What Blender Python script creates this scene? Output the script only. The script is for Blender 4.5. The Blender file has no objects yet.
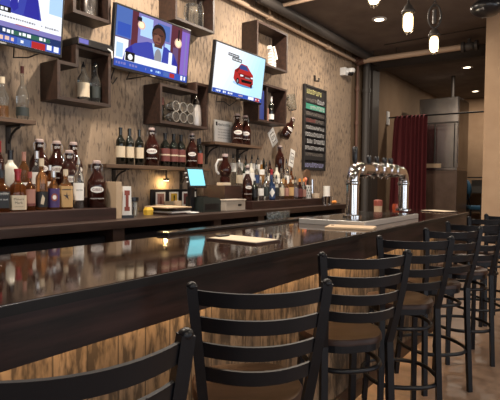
import bpy, bmesh, math, random
from mathutils import Vector, Matrix
random.seed(7)
PI = math.pi
D = bpy.data
C = bpy.context.scene.collection
SC = bpy.context.scene
# World axes: X runs along the bar away from the camera, +Y towards the back wall, Z up (metres).
WALL = 3.35
CEIL = 3.51
BAR = 1.13

# ------------------------------------------------------------------ materials
_m = {}
def mat(name, col=(.5, .5, .5), rough=.5, metal=0., spec=.5, trans=0., emit=None, estr=0., ior=1.5, coat=0.):
    if name in _m: return _m[name]
    m = D.materials.new(name); m.use_nodes = True
    b = m.node_tree.nodes['Principled BSDF']
    b.inputs['Base Color'].default_value = (*col, 1)
    b.inputs['Roughness'].default_value = rough
    b.inputs['Metallic'].default_value = metal
    b.inputs['Specular IOR Level'].default_value = spec
    b.inputs['Transmission Weight'].default_value = trans
    b.inputs['IOR'].default_value = ior
    b.inputs['Coat Weight'].default_value = coat
    if emit:
        b.inputs['Emission Color'].default_value = (*emit, 1)
        b.inputs['Emission Strength'].default_value = estr
    _m[name] = m
    return m

class NT:
    """small helper for procedural node trees"""
    def __init__(s, m): s.t = m.node_tree; s.b = s.t.nodes['Principled BSDF']
    def n(s, kind, **kw):
        x = s.t.nodes.new(kind)
        for k, v in kw.items():
            if k.startswith('i_'): x.inputs[int(k[2:])].default_value = v
            else: setattr(x, k, v)
        return x
    def l(s, a, b): s.t.links.new(a, b)
    def pos(s, scale=(1, 1, 1)):
        g = s.n('ShaderNodeNewGeometry'); v = s.n('ShaderNodeVectorMath', operation='MULTIPLY')
        s.l(g.outputs['Position'], v.inputs[0]); v.inputs[1].default_value = scale
        return v.outputs[0]
    def obj(s, scale=(1, 1, 1)):
        g = s.n('ShaderNodeTexCoord'); v = s.n('ShaderNodeVectorMath', operation='MULTIPLY')
        s.l(g.outputs['Object'], v.inputs[0]); v.inputs[1].default_value = scale
        return v.outputs[0]
    def noise(s, vec, scale=1., detail=4., rough=.55):
        x = s.n('ShaderNodeTexNoise'); x.inputs['Scale'].default_value = scale
        x.inputs['Detail'].default_value = detail; x.inputs['Roughness'].default_value = rough
        s.l(vec, x.inputs['Vector']); return x.outputs['Fac']
    def ramp(s, fac, stops):
        r = s.n('ShaderNodeValToRGB'); e = r.color_ramp.elements
        while len(e) < len(stops): e.new(.5)
        for k, (p, c) in enumerate(stops):
            e[k].position = p; e[k].color = (*c, 1) if len(c) == 3 else c
        s.l(fac, r.inputs[0]); return r.outputs[0]
    def mix(s, fac, a, b, mode='MIX'):
        x = s.n('ShaderNodeMix', data_type='RGBA', blend_type=mode)
        for sock, val in ((x.inputs[0], fac), (x.inputs[6], a), (x.inputs[7], b)):
            if isinstance(val, (int, float)): sock.default_value = val
            elif isinstance(val, tuple): sock.default_value = (*val, 1)
            else: s.l(val, sock)
        return x.outputs[2]
    def math(s, op, a, b=0.):
        x = s.n('ShaderNodeMath', operation=op)
        for i, v in enumerate((a, b)):
            if isinstance(v, (int, float)): x.inputs[i].default_value = v
            else: s.l(v, x.inputs[i])
        return x.outputs[0]
    def bump(s, h, dist=.002, strength=.5):
        x = s.n('ShaderNodeBump'); x.inputs['Distance'].default_value = dist; x.inputs['Strength'].default_value = strength
        s.l(h, x.inputs['Height']); s.l(x.outputs[0], s.b.inputs['Normal'])

def planked(name, axis, width, tones, dark, streak=(26, 26, 3.2), rough=.75, thr=(.56, .66), stain=.35, gap=.03, seam=.75):
    """vertical weathered boards; axis = world axis across the boards"""
    m = mat(name, tones[0], rough, spec=.25); t = NT(m)
    sep = t.n('ShaderNodeSeparateXYZ'); t.l(t.pos(), sep.inputs[0])
    u = t.math('DIVIDE', sep.outputs[axis], width)
    idx = t.math('FLOOR', u); fr = t.math('FRACT', u)
    wn = t.n('ShaderNodeTexWhiteNoise', noise_dimensions='1D'); t.l(idx, wn.inputs['W'])
    base = t.mix(wn.outputs['Value'], tones[0], tones[1])
    big = t.noise(t.pos((1.3, 1.3, .9)), 1.6, 5)
    base = t.mix(t.ramp(big, [(.35, (0, 0, 0)), (.7, (stain,) * 3)]), base, tones[2])
    fine = t.noise(t.pos((60, 60, 5)), 1., 4)
    base = t.mix(t.ramp(fine, [(.3, (0, 0, 0)), (.75, (.45,) * 3)]), base, tuple(c * .6 for c in tones[1]))
    st = t.noise(t.pos(streak), 1., 3, .6)
    patch = t.noise(t.pos((2.2, 2.2, 1.6)), 1., 3)
    sm = t.math('ADD', st, t.math('MULTIPLY', t.math('SUBTRACT', patch, .5), .35))
    base = t.mix(t.ramp(sm, [(thr[0], (0, 0, 0)), (thr[1], (.85,) * 3)]), base, dark)
    g = t.math('LESS_THAN', fr, gap)
    base = t.mix(t.math('MULTIPLY', g, seam), base, dark)
    t.l(base, t.b.inputs['Base Color'])
    t.bump(t.math('SUBTRACT', fine, t.math('MULTIPLY', g, .8)), .004, .5)
    return m

def grained(name, a, b, scale=(2, 40, 40), rough=.4, world=False, spec=.5, coat=0., bump=.0):
    m = mat(name, a, rough, spec=spec, coat=coat); t = NT(m)
    v = t.pos(scale) if world else t.obj(scale)
    n = t.noise(v, 1., 5, .6)
    t.l(t.ramp(n, [(.32, a), (.72, b)]), t.b.inputs['Base Color'])
    if bump: t.bump(n, bump, .5)
    return m

M_WALL = planked('weathered_board_wall', 0, .19, ((.47, .345, .24), (.41, .30, .205), (.27, .21, .165)), (.115, .088, .072), streak=(40, 40, 11), thr=(.50, .64), stain=.85, gap=.012, seam=.35)
M_PLANK = planked('reclaimed_bar_front', 0, .12, ((.33, .225, .14), (.22, .145, .085), (.085, .06, .042)), (.028, .02, .014), streak=(34, 34, 9), thr=(.41, .60), stain=1., gap=.05)
M_SHELFWOOD = grained('walnut_box_wood', (.018, .009, .0065), (.052, .024, .016), (3, 30, 30), .5)
M_SHELFTOP = grained('oak_shelf_wood', (.06, .034, .02), (.13, .075, .045), (3, 40, 40), .5)
M_APRON = grained('espresso_apron_wood', (.004, .0025, .0025), (.034, .016, .014), (2.2, 22, 22), .42, spec=.3)
M_COUNTER = grained('dark_counter_wood', (.022, .013, .010), (.06, .034, .027), (2, 22, 22), .35)
M_RISER = grained('mahogany_riser_wood', (.02, .009, .007), (.05, .021, .017), (2, 22, 22), .42)
M_SEAT = grained('walnut_seat_wood', (.03, .016, .012), (.062, .034, .026), (4, 26, 26), .42, spec=.22)
M_BLACK = mat('black_powder_coat', (.0035, .004, .006), .40, spec=.32)
M_BLACKP = mat('black_plastic', (.008, .008, .01), .3)
M_RUBBER = mat('black_rubber', (.012, .012, .013), .55)
M_CHROME = mat('polished_chrome', (.56, .55, .55), .10, 1.)
M_STEEL = mat('brushed_steel', (.36, .34, .33), .24, 1.)
M_TRAY = mat('satin_steel_tray', (.5, .49, .48), .35, .6)
M_PAPER = mat('white_paper', (.82, .8, .76), .7)
M_CREAM = mat('cream_paper', (.62, .52, .38), .7)
M_WHITE = mat('white_plastic', (.7, .7, .7), .4)
M_TAN = mat('tan_cardboard', (.52, .38, .25), .75)
M_PIPE = mat('tan_painted_pipe', (.50, .36, .255), .55)
M_GREYPIPE = mat('grey_painted_duct', (.06, .052, .047), .55)
M_RUST = mat('rusty_iron_pipe', (.13, .062, .042), .6)
M_IRON = mat('dark_iron', (.045, .038, .034), .5, .4)
M_DARKGLASS = mat('amber_glass', (.035, .009, .006), .05, spec=.7, trans=.3, ior=1.45)
M_WINE = mat('dark_green_glass', (.006, .007, .005), .06, spec=.6)
M_CLEAR = mat('clear_glass', (.82, .84, .82), .03, spec=.8, trans=.97, ior=1.38)
M_MILKYLIT = mat('milky_backlit_glass', (.85, .8, .68), .25, trans=.35)  # milky tone also carries the lamp light behind a clear bottle
M_AMBERLIQ = mat('whiskey_glass', (.32, .10, .022), .05, spec=.7, trans=.85, ior=1.36)
M_PINKLIQ = mat('pale_amber_glass', (.48, .22, .085), .05, spec=.7, trans=.88, ior=1.36)
M_GREENG = mat('green_glass', (.03, .045, .022), .07, trans=.4, ior=1.35)
M_BLUEG = mat('blue_glass', (.012, .03, .08), .07, trans=.2, ior=1.35)
M_RED = mat('red_wax', (.32, .012, .02), .4)
M_REDLABEL = mat('dull_red_label', (.27, .06, .04), .6)
M_MAROONLABEL = mat('maroon_label', (.14, .035, .03), .6)
M_PURPLE = mat('violet_label', (.06, .035, .14), .55)
M_BLACKLABEL = mat('black_label', (.012, .012, .014), .5)
M_PINKLABEL = mat('pink_label', (.36, .18, .14), .6)
M_GOLD = mat('tan_gold_label', (.52, .32, .13), .6)
M_BLUELABEL = mat('deep_blue_label', (.02, .045, .13), .5)
M_ORANGE = mat('orange_peel', (.75, .27, .05), .5)
M_YELLOW = mat('yellow_plastic', (.72, .46, .05), .5)
M_CAPPINK = mat('pale_pink_cap', (.46, .35, .33), .5)
M_SILVER = mat('silver_cap', (.6, .6, .6), .3, .8)
M_CURTAIN = mat('maroon_velvet', (.12, .015, .02), .85)
M_PLASTER = mat('tan_plaster', (.40, .27, .17), .8, spec=.2)
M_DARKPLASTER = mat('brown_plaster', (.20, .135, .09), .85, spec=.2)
M_TRIM = mat('dark_trim', (.045, .033, .026), .6)
M_CEIL = mat('brown_black_ceiling', (.14, .115, .10), .85, spec=.2)
M_DARK = mat('black_interior', (.006, .006, .007), .6)
M_GREYGLASS = mat('smoky_cooler_glass', (.05, .055, .055), .1)
M_TEAL = mat('teal_chalk', (.04, .25, .17), .8)
M_CHALK = mat('white_chalk', (.5, .5, .5), .9)
M_DIMCHALK = mat('faded_chalk', (.22, .19, .17), .9)
M_REDCHALK = mat('red_chalk', (.25, .08, .07), .9)
M_BLUECHALK = mat('lilac_chalk', (.33, .33, .55), .9)
M_YELCHALK = mat('yellow_chalk', (.48, .46, .2), .9)
M_SLATE = mat('black_chalkboard', (.014, .012, .012), .7)
M_BLUECLOTH = mat('blue_cloth', (.12, .25, .36), .9)
M_BLUESEAT = mat('blue_seat_fabric', (.02, .09, .17), .8)
M_GREYLID = mat('grey_green_plastic', (.022, .028, .026), .45)
M_BEIGEBIN = mat('beige_plastic', (.42, .36, .30), .55)
M_FLOOR = mat('brown_concrete', (.2, .13, .09), .42)
M_BARTOP = mat('glossy_bar_top', (.02, .012, .009), .06, spec=.5, ior=2.3)
def _floor():
    t = NT(M_FLOOR)
    a = t.noise(t.pos(), 1.7, 6, .6); b = t.noise(t.pos(), 9., 5, .65)
    c = t.ramp(a, [(.3, (.19, .125, .09)), (.5, (.28, .19, .135)), (.72, (.36, .25, .18))])
    c = t.mix(t.ramp(b, [(.35, (.55,) * 3), (.6, (0, 0, 0))]), c, (.10, .06, .04))
    t.l(c, t.b.inputs['Base Color'])
    t.l(t.ramp(b, [(.3, (.3,) * 3), (.7, (.55,) * 3)]), t.b.inputs['Roughness'])
    t.bump(b, .002, .3)
    t = NT(M_BARTOP)
    n = t.noise(t.pos((1.5, 18, 1)), 1., 5, .6)
    t.l(t.ramp(n, [(.3, (.012, .007, .006)), (.75, (.045, .026, .018))]), t.b.inputs['Base Color'])
    w = t.noise(t.pos((5, 9, 1)), 1., 3)
    t.l(t.ramp(w, [(.3, (.035,) * 3), (.75, (.10,) * 3)]), t.b.inputs['Roughness'])
    t.bump(w, .0008, .15)
    t = NT(M_CEIL)
    n = t.noise(t.pos(), 3., 5)
    t.l(t.ramp(n, [(.3, (.125, .10, .087)), (.7, (.185, .15, .13))]), t.b.inputs['Base Color'])
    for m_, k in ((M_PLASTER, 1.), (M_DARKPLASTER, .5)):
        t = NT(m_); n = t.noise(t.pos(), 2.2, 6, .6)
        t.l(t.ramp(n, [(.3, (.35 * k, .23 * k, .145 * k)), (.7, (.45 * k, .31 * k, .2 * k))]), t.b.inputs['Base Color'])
    t = NT(M_STEEL); n = t.noise(t.pos((2, 2, 1)), 1.5, 5)
    t.l(t.ramp(n, [(.3, (.26, .24, .23)), (.7, (.46, .43, .41))]), t.b.inputs['Base Color'])
_floor()

# ------------------------------------------------------------------ mesh helpers
class MB:
    def __init__(s): s.b = bmesh.new(); s.mats = []
    def mi(s, m):
        if m is None: return 0
        if m not in s.mats: s.mats.append(m)
        return s.mats.index(m)
    def faces(s, vs, fs, m=None):
        k = s.mi(m); bv = [s.b.verts.new(v) for v in vs]
        for f in fs:
            try:
                q = s.b.faces.new([bv[i] for i in f]); q.material_index = k
            except ValueError: pass
        return s
    def box(s, x0, x1, y0, y1, z0, z1, m=None, bev=0.):
        if bev > 0:
            b2 = bmesh.new(); bmesh.ops.create_cube(b2, size=1)
            for v in b2.verts:
                v.co = Vector(((x0 + x1) / 2 + v.co.x * (x1 - x0), (y0 + y1) / 2 + v.co.y * (y1 - y0), (z0 + z1) / 2 + v.co.z * (z1 - z0)))
            bmesh.ops.bevel(b2, geom=list(b2.edges), offset=bev, segments=2, profile=.6, affect='EDGES')
            b2.verts.index_update()
            s.faces([tuple(v.co) for v in b2.verts], [[v.index for v in f.verts] for f in b2.faces], m)
            b2.free(); return s
        v = [(x, y, z) for x in (x0, x1) for y in (y0, y1) for z in (z0, z1)]
        return s.faces(v, [(0, 1, 3, 2), (4, 6, 7, 5), (0, 4, 5, 1), (2, 3, 7, 6), (0, 2, 6, 4), (1, 5, 7, 3)], m)
    def lathe(s, prof, seg=16, at=(0, 0, 0), m=None, sq=0., cap=True):
        """prof: list of (r, z) from bottom to top; sq>0 makes the outline squarish"""
        vs = []; n = len(prof)
        for r, z in prof:
            for k in range(seg):
                a = 2 * PI * (k + .5) / seg; c, d = math.cos(a), math.sin(a)
                f = 1.
                if sq: f = 1. / (abs(c) ** sq + abs(d) ** sq) ** (1 / sq)
                vs.append((at[0] + r * f * c, at[1] + r * f * d, at[2] + z))
        fs = [(i * seg + k, i * seg + (k + 1) % seg, (i + 1) * seg + (k + 1) % seg, (i + 1) * seg + k) for i in range(n - 1) for k in range(seg)]
        if cap: fs += [tuple(range(seg))[::-1], tuple((n - 1) * seg + k for k in range(seg))]
        return s.faces(vs, fs, m)
    def tube(s, pts, r, seg=10, m=None, closed=False, flat=None):
        """round tube along points (r may be a list); flat=(w,h) gives a rectangular section with h along Z"""
        P = [Vector(p) for p in pts]; n = len(P); vs = []
        prev = None
        for i, p in enumerate(P):
            if closed: t = P[(i + 1) % n] - P[i - 1]
            else: t = P[min(i + 1, n - 1)] - P[max(i - 1, 0)]
            t.normalize()
            ref = Vector((0, 0, 1)) if abs(t.z) < .95 else Vector((0, 1, 0))
            if prev is not None and not flat:
                a = prev - t * prev.dot(t)
                a = a.normalized() if a.length > 1e-6 else ref.cross(t).normalized()
            else: a = ref.cross(t).normalized()
            b = t.cross(a).normalized(); prev = a
            if flat:
                for ca, cb in ((-1, -1), (1, -1), (1, 1), (-1, 1)): vs.append(tuple(p + a * ca * flat[0] / 2 + b * cb * flat[1] / 2))
            else:
                rr = r[i] if isinstance(r, (list, tuple)) else r
                for k in range(seg):
                    w = 2 * PI * k / seg; vs.append(tuple(p + a * rr * math.cos(w) + b * rr * math.sin(w)))
        sg = 4 if flat else seg
        m_ = n if closed else n - 1
        fs = [(i * sg + k, i * sg + (k + 1) % sg, ((i + 1) % n) * sg + (k + 1) % sg, ((i + 1) % n) * sg + k) for i in range(m_) for k in range(sg)]
        if not closed: fs += [tuple(range(sg))[::-1], tuple((n - 1) * sg + k for k in range(sg))]
        return s.faces(vs, fs, m)
    def cyl(s, x, y, z0, z1, r, seg=16, m=None): return s.lathe([(r, z0), (r, z1)], seg, (x, y, 0), m)
    def prism_y(s, poly, y0, y1, m=None):
        n = len(poly); vs = [(x, y0, z) for x, z in poly] + [(x, y1, z) for x, z in poly]
        fs = [tuple(range(n)), tuple(range(n, 2 * n))[::-1]] + [(i, n + i, n + (i + 1) % n, (i + 1) % n) for i in range(n)]
        return s.faces(vs, fs, m)
    def prism_z(s, poly, z0, z1, m=None):
        n = len(poly); vs = [(x, y, z0) for x, y in poly] + [(x, y, z1) for x, y in poly]
        fs = [tuple(range(n))[::-1], tuple(range(n, 2 * n))] + [(i, (i + 1) % n, n + (i + 1) % n, n + i) for i in range(n)]
        return s.faces(vs, fs, m)
    def ball(s, c, r, m=None, u=14, v=9):
        rx, ry, rz = r if isinstance(r, tuple) else (r, r, r)
        vs = [(c[0], c[1], c[2] - rz)]; 
        for i in range(1, v):
            t = -PI / 2 + PI * i / v
            for k in range(u):
                a = 2 * PI * k / u; vs.append((c[0] + rx * math.cos(t) * math.cos(a), c[1] + ry * math.cos(t) * math.sin(a), c[2] + rz * math.sin(t)))
        vs.append((c[0], c[1], c[2] + rz)); L = len(vs) - 1
        fs = [(0, 1 + (k + 1) % u, 1 + k) for k in range(u)]
        for i in range(v - 2): fs += [(1 + i * u + k, 1 + i * u + (k + 1) % u, 1 + (i + 1) * u + (k + 1) % u, 1 + (i + 1) * u + k) for k in range(u)]
        fs += [(L, 1 + (v - 2) * u + k, 1 + (v - 2) * u + (k + 1) % u) for k in range(u)]
        return s.faces(vs, fs, m)
    def poly(s, pts, y, m):   # flat polygon in XZ at depth y
        return s.faces([(x, y, z) for x, z in pts], [tuple(range(len(pts)))], m)
    def mesh(s, name, m=None, smooth=None):
        bmesh.ops.recalc_face_normals(s.b, faces=list(s.b.faces))
        me = D.meshes.new(name); s.b.to_mesh(me); s.b.free()
        for q in (s.mats or [m]): me.materials.append(q)
        if smooth:
            for p in me.polygons: p.use_smooth = True
            try: me.set_sharp_from_angle(angle=math.radians(smooth))
            except Exception: pass
        return me
    def build(s, name, m=None, parent=None, smooth=None, loc=(0, 0, 0)):
        o = D.objects.new(name, s.mesh(name, m, smooth)); C.objects.link(o)
        o.location = loc
        if parent: o.parent = parent
        return o

def tag(o, label, cat, group=None):
    o['label'] = label; o['category'] = cat
    if group: o['group'] = group
    return o
def thing(name, label, cat, loc=(0, 0, 0), rotz=0., group=None):
    o = D.objects.new(name, None); C.objects.link(o); o.empty_display_size = .05
    o.location = loc; o.rotation_euler = (0, 0, rotz)
    return tag(o, label, cat, group)
KIDS = {}
def kids(o): return [c for c in D.objects if c.parent == o]
def dup(root, label, loc, rotz=0., group=None):
    r = root.copy(); C.objects.link(r); r.location = loc; r.rotation_euler = (0, 0, rotz); r['label'] = label
    if group: r['group'] = group
    for ch in kids(root):
        c = ch.copy(); C.objects.link(c); c.parent = r
        for g in kids(ch):
            d = g.copy(); C.objects.link(d); d.parent = c
    return r
def struct(name, mb, m, smooth=None):
    o = mb.build(name, m, None, smooth); o['kind'] = 'structure'; return o

def text_faces(txt, size=1.):
    """letters as flat faces: list of verts (x, z) and faces, x centred and z from 0"""
    cu = D.curves.new('lettering', 'FONT'); cu.body = txt; cu.size = size; cu.resolution_u = 2
    o = D.objects.new('lettering', cu); C.objects.link(o)
    bpy.context.view_layer.update()
    me = D.meshes.new_from_object(o.evaluated_get(bpy.context.evaluated_depsgraph_get()))
    vs = [(v.co.x, v.co.y) for v in me.vertices]; fs = [tuple(p.vertices) for p in me.polygons]
    D.objects.remove(o); D.curves.remove(cu); D.meshes.remove(me)
    xs = [v[0] for v in vs]; cx = (min(xs) + max(xs)) / 2
    return [(x - cx, z) for x, z in vs], fs

def put_text(mb, txt, x, y, z, size, m, wrapr=None):
    vs, fs = text_faces(txt, size)
    if wrapr: v3 = [(wrapr * math.sin((x + a) / wrapr), -wrapr * math.cos((x + a) / wrapr), z + b) for a, b in vs]
    else: v3 = [(x + a, y, z + b) for a, b in vs]
    mb.faces(v3, fs, m)

def scribble(mb, x0, x1, y, z, h, m, rnd, skip=.14):
    """illegible handwriting: a row of small chalk strokes"""
    x = x0
    while x < x1:
        w = rnd.uniform(.5, .9) * h
        if rnd.random() >= skip:
            t = h * .14; k = rnd.randrange(3); top = h * rnd.uniform(.75, 1.05)
            mb.poly([(x, z), (x + t, z), (x + t, z + top), (x, z + top)], y, m)
            if k != 1: mb.poly([(x + t, z + top - t), (x + w * .8, z + top - t), (x + w * .8, z + top), (x + t, z + top)], y, m)
            if k != 0: mb.poly([(x + t, z), (x + w * .8, z), (x + w * .8, z + t), (x + t, z + t)], y, m)
            mb.poly([(x + w * .8 - t, z + (t if k else h * .3)), (x + w * .8, z + (t if k else h * .3)), (x + w * .8, z + top), (x + w * .8 - t, z + top)], y - .0002, m)
        x += w + h * .12

# ------------------------------------------------------------------ the setting
struct('floor', MB().box(-4.2, 13.6, -4.4, 3.5, -.1, 0), M_FLOOR)
struct('ceiling', MB().box(-4.2, 13.6, -4.4, 3.5, CEIL, CEIL + .1), M_CEIL)
struct('wall_back', MB().box(-4.2, 7.62, WALL, WALL + .12, 0, CEIL), M_WALL)
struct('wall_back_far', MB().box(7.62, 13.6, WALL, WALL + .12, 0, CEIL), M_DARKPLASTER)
struct('wall_far', MB().box(13.3, 13.42, -4.4, WALL, 0, CEIL), M_PLASTER)
struct('wall_right', MB().box(6.8, 7.05, -4.4, 1.215, 0, CEIL), M_PLASTER)
# front wall with two windows, left wall with one
def wall_with_holes(name, ax, c0, c1, lo, hi, holes):
    mb = MB()
    def bx(a, b, z0, z1):
        if b - a < 1e-4 or z1 - z0 < 1e-4: return
        mb.box(a, b, c0, c1, z0, z1) if ax == 'x' else mb.box(c0, c1, a, b, z0, z1)
    p = lo
    for a, b, z0, z1 in holes:
        bx(p, a, 0, CEIL); bx(a, b, 0, z0); bx(a, b, z1, CEIL); p = b
    bx(p, hi, 0, CEIL)
    return struct(name, mb, M_PLASTER)
wall_with_holes('wall_front', 'x', -4.4, -4.28, -4.2, 13.6, [(-2.6, .2, .5, 2.9), (1.4, 4.6, .5, 2.9)])
wall_with_holes('wall_left', 'y', -4.2, -4.08, -4.28, WALL, [(-3.4, -.6, .3, 2.9)])
for i, (a, b) in enumerate(((-2.6, .2), (1.4, 4.6))):
    mb = MB(); z0, z1 = .5, 2.9
    for x in (a, (a + b) / 2 - .03, b - .06): mb.box(x, x + .06, -4.38, -4.30, z0, z1)
    for z in (z0, z1 - .06): mb.box(a, b, -4.38, -4.30, z, z + .06)
    struct('window_%d' % (i + 1), mb, M_TRIM)
mb = MB()
for y in (-3.4, -2.03, -.66): mb.box(-4.18, -4.10, y, y + .06, .3, 2.9)
for z in (.3, 2.84): mb.box(-4.18, -4.10, -3.4, -.6, z, z + .06)
struct('window_3', mb, M_TRIM)
# ceiling header and post framing the opening to the far room
struct('trim_1', MB().box(8.22, 8.42, 1.3, WALL, 3.33, CEIL), M_TRIM)
struct('trim_2', MB().box(8.16, 8.46, 3.2, WALL, 0, 3.33), M_TRIM)

# ceiling / wall pipes
def elbow(p, q, r, c, n=6):
    """quarter arc helper not needed for straight runs"""
t = thing('sprinkler_pipe', 'tan painted sprinkler pipe running along the top of the board wall', 'pipe', (3.2, 3.28, 3.36))
MB().tube([(0, 0, 0), (4.35, 0, 0)], .026, 12).build('pipe_run', M_PIPE, t, 40)
for x in (.9, 1.85, 3.42): MB().tube([(x - .04, 0, 0), (x + .04, 0, 0)], .037, 12).build('coupling', M_PIPE, t, 40)
MB().tube([(1.85, 0, .02), (1.85, 0, .085), (1.85, -.03, .105), (1.85, -2.6, .105)], .022, 10).build('branch_pipe', M_PIPE, t, 40)
for x in (.2, 1.1, 2.6, 4.0): MB().tube([(x, 0, .02), (x, 0, .15)], .006, 6).build('hanger_rod', M_IRON, t)
t = thing('cross_pipe', 'thick tan pipe crossing below the ceiling from the wall corner to the right', 'pipe', (7.72, 3.28, 3.375))
MB().tube([(0, .02, 0), (0, -1.62, 0)], .043, 14).build('pipe_run', M_PIPE, t, 40)
MB().ball((0, 0, 0), .066).tube([(0, -.03, 0), (0, -.1, 0)], .058, 12).tube([(-.14, 0, -.01), (0, 0, 0)], .04, 10).tube([(0, 0, .0), (0, 0, .07)], .045, 10).build('elbow_joint', M_RUST, t, 40)
MB().ball((0, -1.68, 0), (.06, .09, .065)).tube([(0, -1.58, 0), (0, -1.62, 0)], .075, 12).tube([(0, -1.76, 0), (0, -1.80, 0)], .075, 12).tube([(0, -1.68, 0), (0, -1.68, .11)], .025, 8).build('valve', M_GREYPIPE, t, 40)
for y in (-.25, -.62): MB().tube([(0, y, .03), (0, y, .135)], .006, 6).build('hanger_rod', M_IRON, t)
tag(MB().tube([(4.6, 3.14, 3.44), (8.2, 3.14, 3.44)], .062, 16).build('ceiling_duct', M_GREYPIPE, None, 40), 'round grey duct under the ceiling, parallel to the sprinkler pipe', 'duct')
def vpipe(name, label, x, y, r, m, z1=CEIL, rings=()):
    t = thing(name, label, 'pipe', (x, y, 0))
    MB().cyl(0, 0, 0, z1, r, 16).build('pipe_run', m, t, 40)
    for z in rings: MB().cyl(0, 0, z, z + .06, r + .012, 16).build('coupling', m, t, 40)
    return t
vpipe('riser_pipe', 'thin rust red vertical pipe at the end of the board wall', 7.715, 3.29, .024, M_RUST, 3.3, (1.5, 2.35, 2.9))
vpipe('duct_pipe', 'wide grey vertical duct beside the thin rust red pipe', 7.93, 3.22, .062, M_GREYPIPE, CEIL, (2.9,))
vpipe('conduit_pipe', 'slim grey vertical conduit right of the wide grey duct', 8.11, 3.27, .028, M_GREYPIPE, CEIL, (1.2, 2.2))
tag(MB().tube([(7.45, 2.75, 3.502), (7.33, 1.25, 3.502)], .007, 6).build('ceiling_cable', M_IRON), 'thin cable stapled across the dark ceiling', 'cable')

# security camera
t = thing('security_camera', 'white dome security camera on the board wall below the pipe corner', 'camera', (7.22, WALL, 3.12))
MB().box(-.05, .05, -.09, 0, -.06, .06, bev=.008).build('mount_box', M_WHITE, t)
MB().tube([(.0, -.06, .0), (.06, -.12, .0)], .03, 10).lathe([(.06, -.01), (.068, .03), (.06, .05)], 16, (.07, -.13, 0)).build('housing', M_WHITE, t, 40)
MB().ball((.07, -.13, -.012), (.05, .05, .05)).build('dome', M_BLACKP, t, 60)

# curtain and rod
t = thing('curtain_rod', 'thin black rod with white wall plate carrying the maroon curtain', 'curtain rod', (9.3, WALL, 2.64))
MB().tube([(0, 0, 0), (0, -2.05, 0)], .014, 8).build('rod', M_BLACKP, t, 40)
MB().box(-.05, .05, -.03, 0, -.13, .12, bev=.005).build('wall_plate', M_WHITE, t)
MB().ball((0, -2.06, 0), .03).build('finial', M_BLACKP, t, 60)
mb = MB(); n = 90; top = []
rr = random.Random(3)
for i in range(n + 1):
    s = i / n; y = 3.2 - s * .6
    fold = math.sin(s * 2 * PI * 7.5 + math.sin(s * 9)) 
    top.append((fold, y))
vs = []; fs = []
zs = [2.66, 2.55, 2.2, 1.6, 1.0, .5, .03]
for zi, z in enumerate(zs):
    a = .022 + .03 * min(1, (2.66 - z) / .7)
    for i, (f, y) in enumerate(top): vs.append((9.3 + f * a - .03 * (zi / 6) * math.sin(i * .12), y + (.02 * zi if i < 20 else 0), z))
for zi in range(len(zs) - 1):
    for i in range(n):
        q = zi * (n + 1) + i; fs.append((q, q + 1, q + n + 2, q + n + 1))
o = MB().faces(vs, fs).build('curtain', M_CURTAIN, None, 70)
sm = o.modifiers.new('thickness', 'SOLIDIFY'); sm.thickness = .006
tag(o, 'maroon curtain hanging in folds from the black rod', 'curtain')

# stainless cabinet in the far room
t = thing('steel_cabinet', 'tall stainless steel cabinet behind the maroon curtain', 'cabinet', (9.95, 2.22, 0))
MB().box(0, .9, 0, .72, .0, 1.66, bev=.01).build('lower_body', grained('floor_reflection_steel', (.11, .07, .05), (.2, .13, .1), (3, 3, 2), .35), t)['label'] = 'lower body with warm floor reflection in its colour'  # brown tint is the warm floor's reflection put into the steel colour
MB().box(-.01, .9, 0, .74, 1.66, 1.71, bev=.006).build('ledge', M_STEEL, t)
MB().box(.05, .95, .01, .74, 1.71, 3.05, bev=.01).build('upper_body', M_STEEL, t)
MB().box(.035, .05, .005, .745, 2.56, 2.585).box(.035, .05, .06, .08, 1.72, 2.55).box(.035, .05, .42, .44, 1.72, 2.55).build('door_seam', M_IRON, t)
MB().box(.045, .07, -.006, .02, 1.72, 3.05).build('corner_trim', M_CHROME, t)
MB().box(.0, .035, .3, .62, 1.712, 1.79).build('notice_tray', M_TAN, t)
MB().cyl(.4, .2, 3.05, CEIL, .035, 10).build('flue', M_IRON, t, 40)

# shelf rack and chair in the far room
t = thing('shelf_rack', 'black metal shelf rack standing at the far wall', 'rack', (12.75, 2.1, 0))
for x in (0, .4):
    for y in (0, .95): MB().box(x, x + .03, y, y + .03, 0, 1.62).build('upright', M_IRON, t)
for z in (.3, .75, 1.18, 1.55): MB().box(0, .43, 0, .98, z, z + .025).build('shelf', M_IRON, t)
MB().box(.05, .4, .1, .42, 1.2, 1.5).build('carton', mat('grey_carton', (.08, .075, .07), .7), t)
MB().box(.05, .4, .55, .9, .78, 1.1).build('carton', _m['grey_carton'], t)
tag(MB().box(13.26, 13.298, 2.92, 3.07, 1.5, 3.15).box(13.22, 13.27, 2.9, 2.93, 1.45, 3.2).build('wall_panel', M_BLACKP), 'tall narrow black panel on the far tan wall', 'panel')
t = thing('office_chair', 'blue backed chair with black frame beside the steel cabinet', 'chair', (11.6, 2.15, 0), .5)
MB().ball((0, .25, 1.28), (.26, .09, .22), None, 16, 10).build('backrest', M_BLUESEAT, t, 60)
MB().box(-.24, .24, -.24, .24, .86, .94, bev=.03).build('seat', M_BLUESEAT, t)
for sx in (-1, 1):
    for sy in (-1, 1): MB().tube([(sx * .2, sy * .2, .86), (sx * .26, sy * .25, 0)], .016, 8).build('leg', M_BLACKP, t, 40)
for sx in (-1, 1): MB().tube([(sx * .2, .2, .88), (sx * .22, .28, 1.2)], .014, 8).build('back_post', M_BLACKP, t, 40)
MB().tube([(-.24, -.24, .4), (.24, -.24, .4), (.24, .24, .4), (-.24, .24, .4)], .012, 8, None, True).build('stretcher', M_CHROME, t, 40)
t = thing('bicycle_cart', 'low black wire cart with a round wheel under the blue chair', 'cart', (11.0, 1.72, 0))
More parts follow.
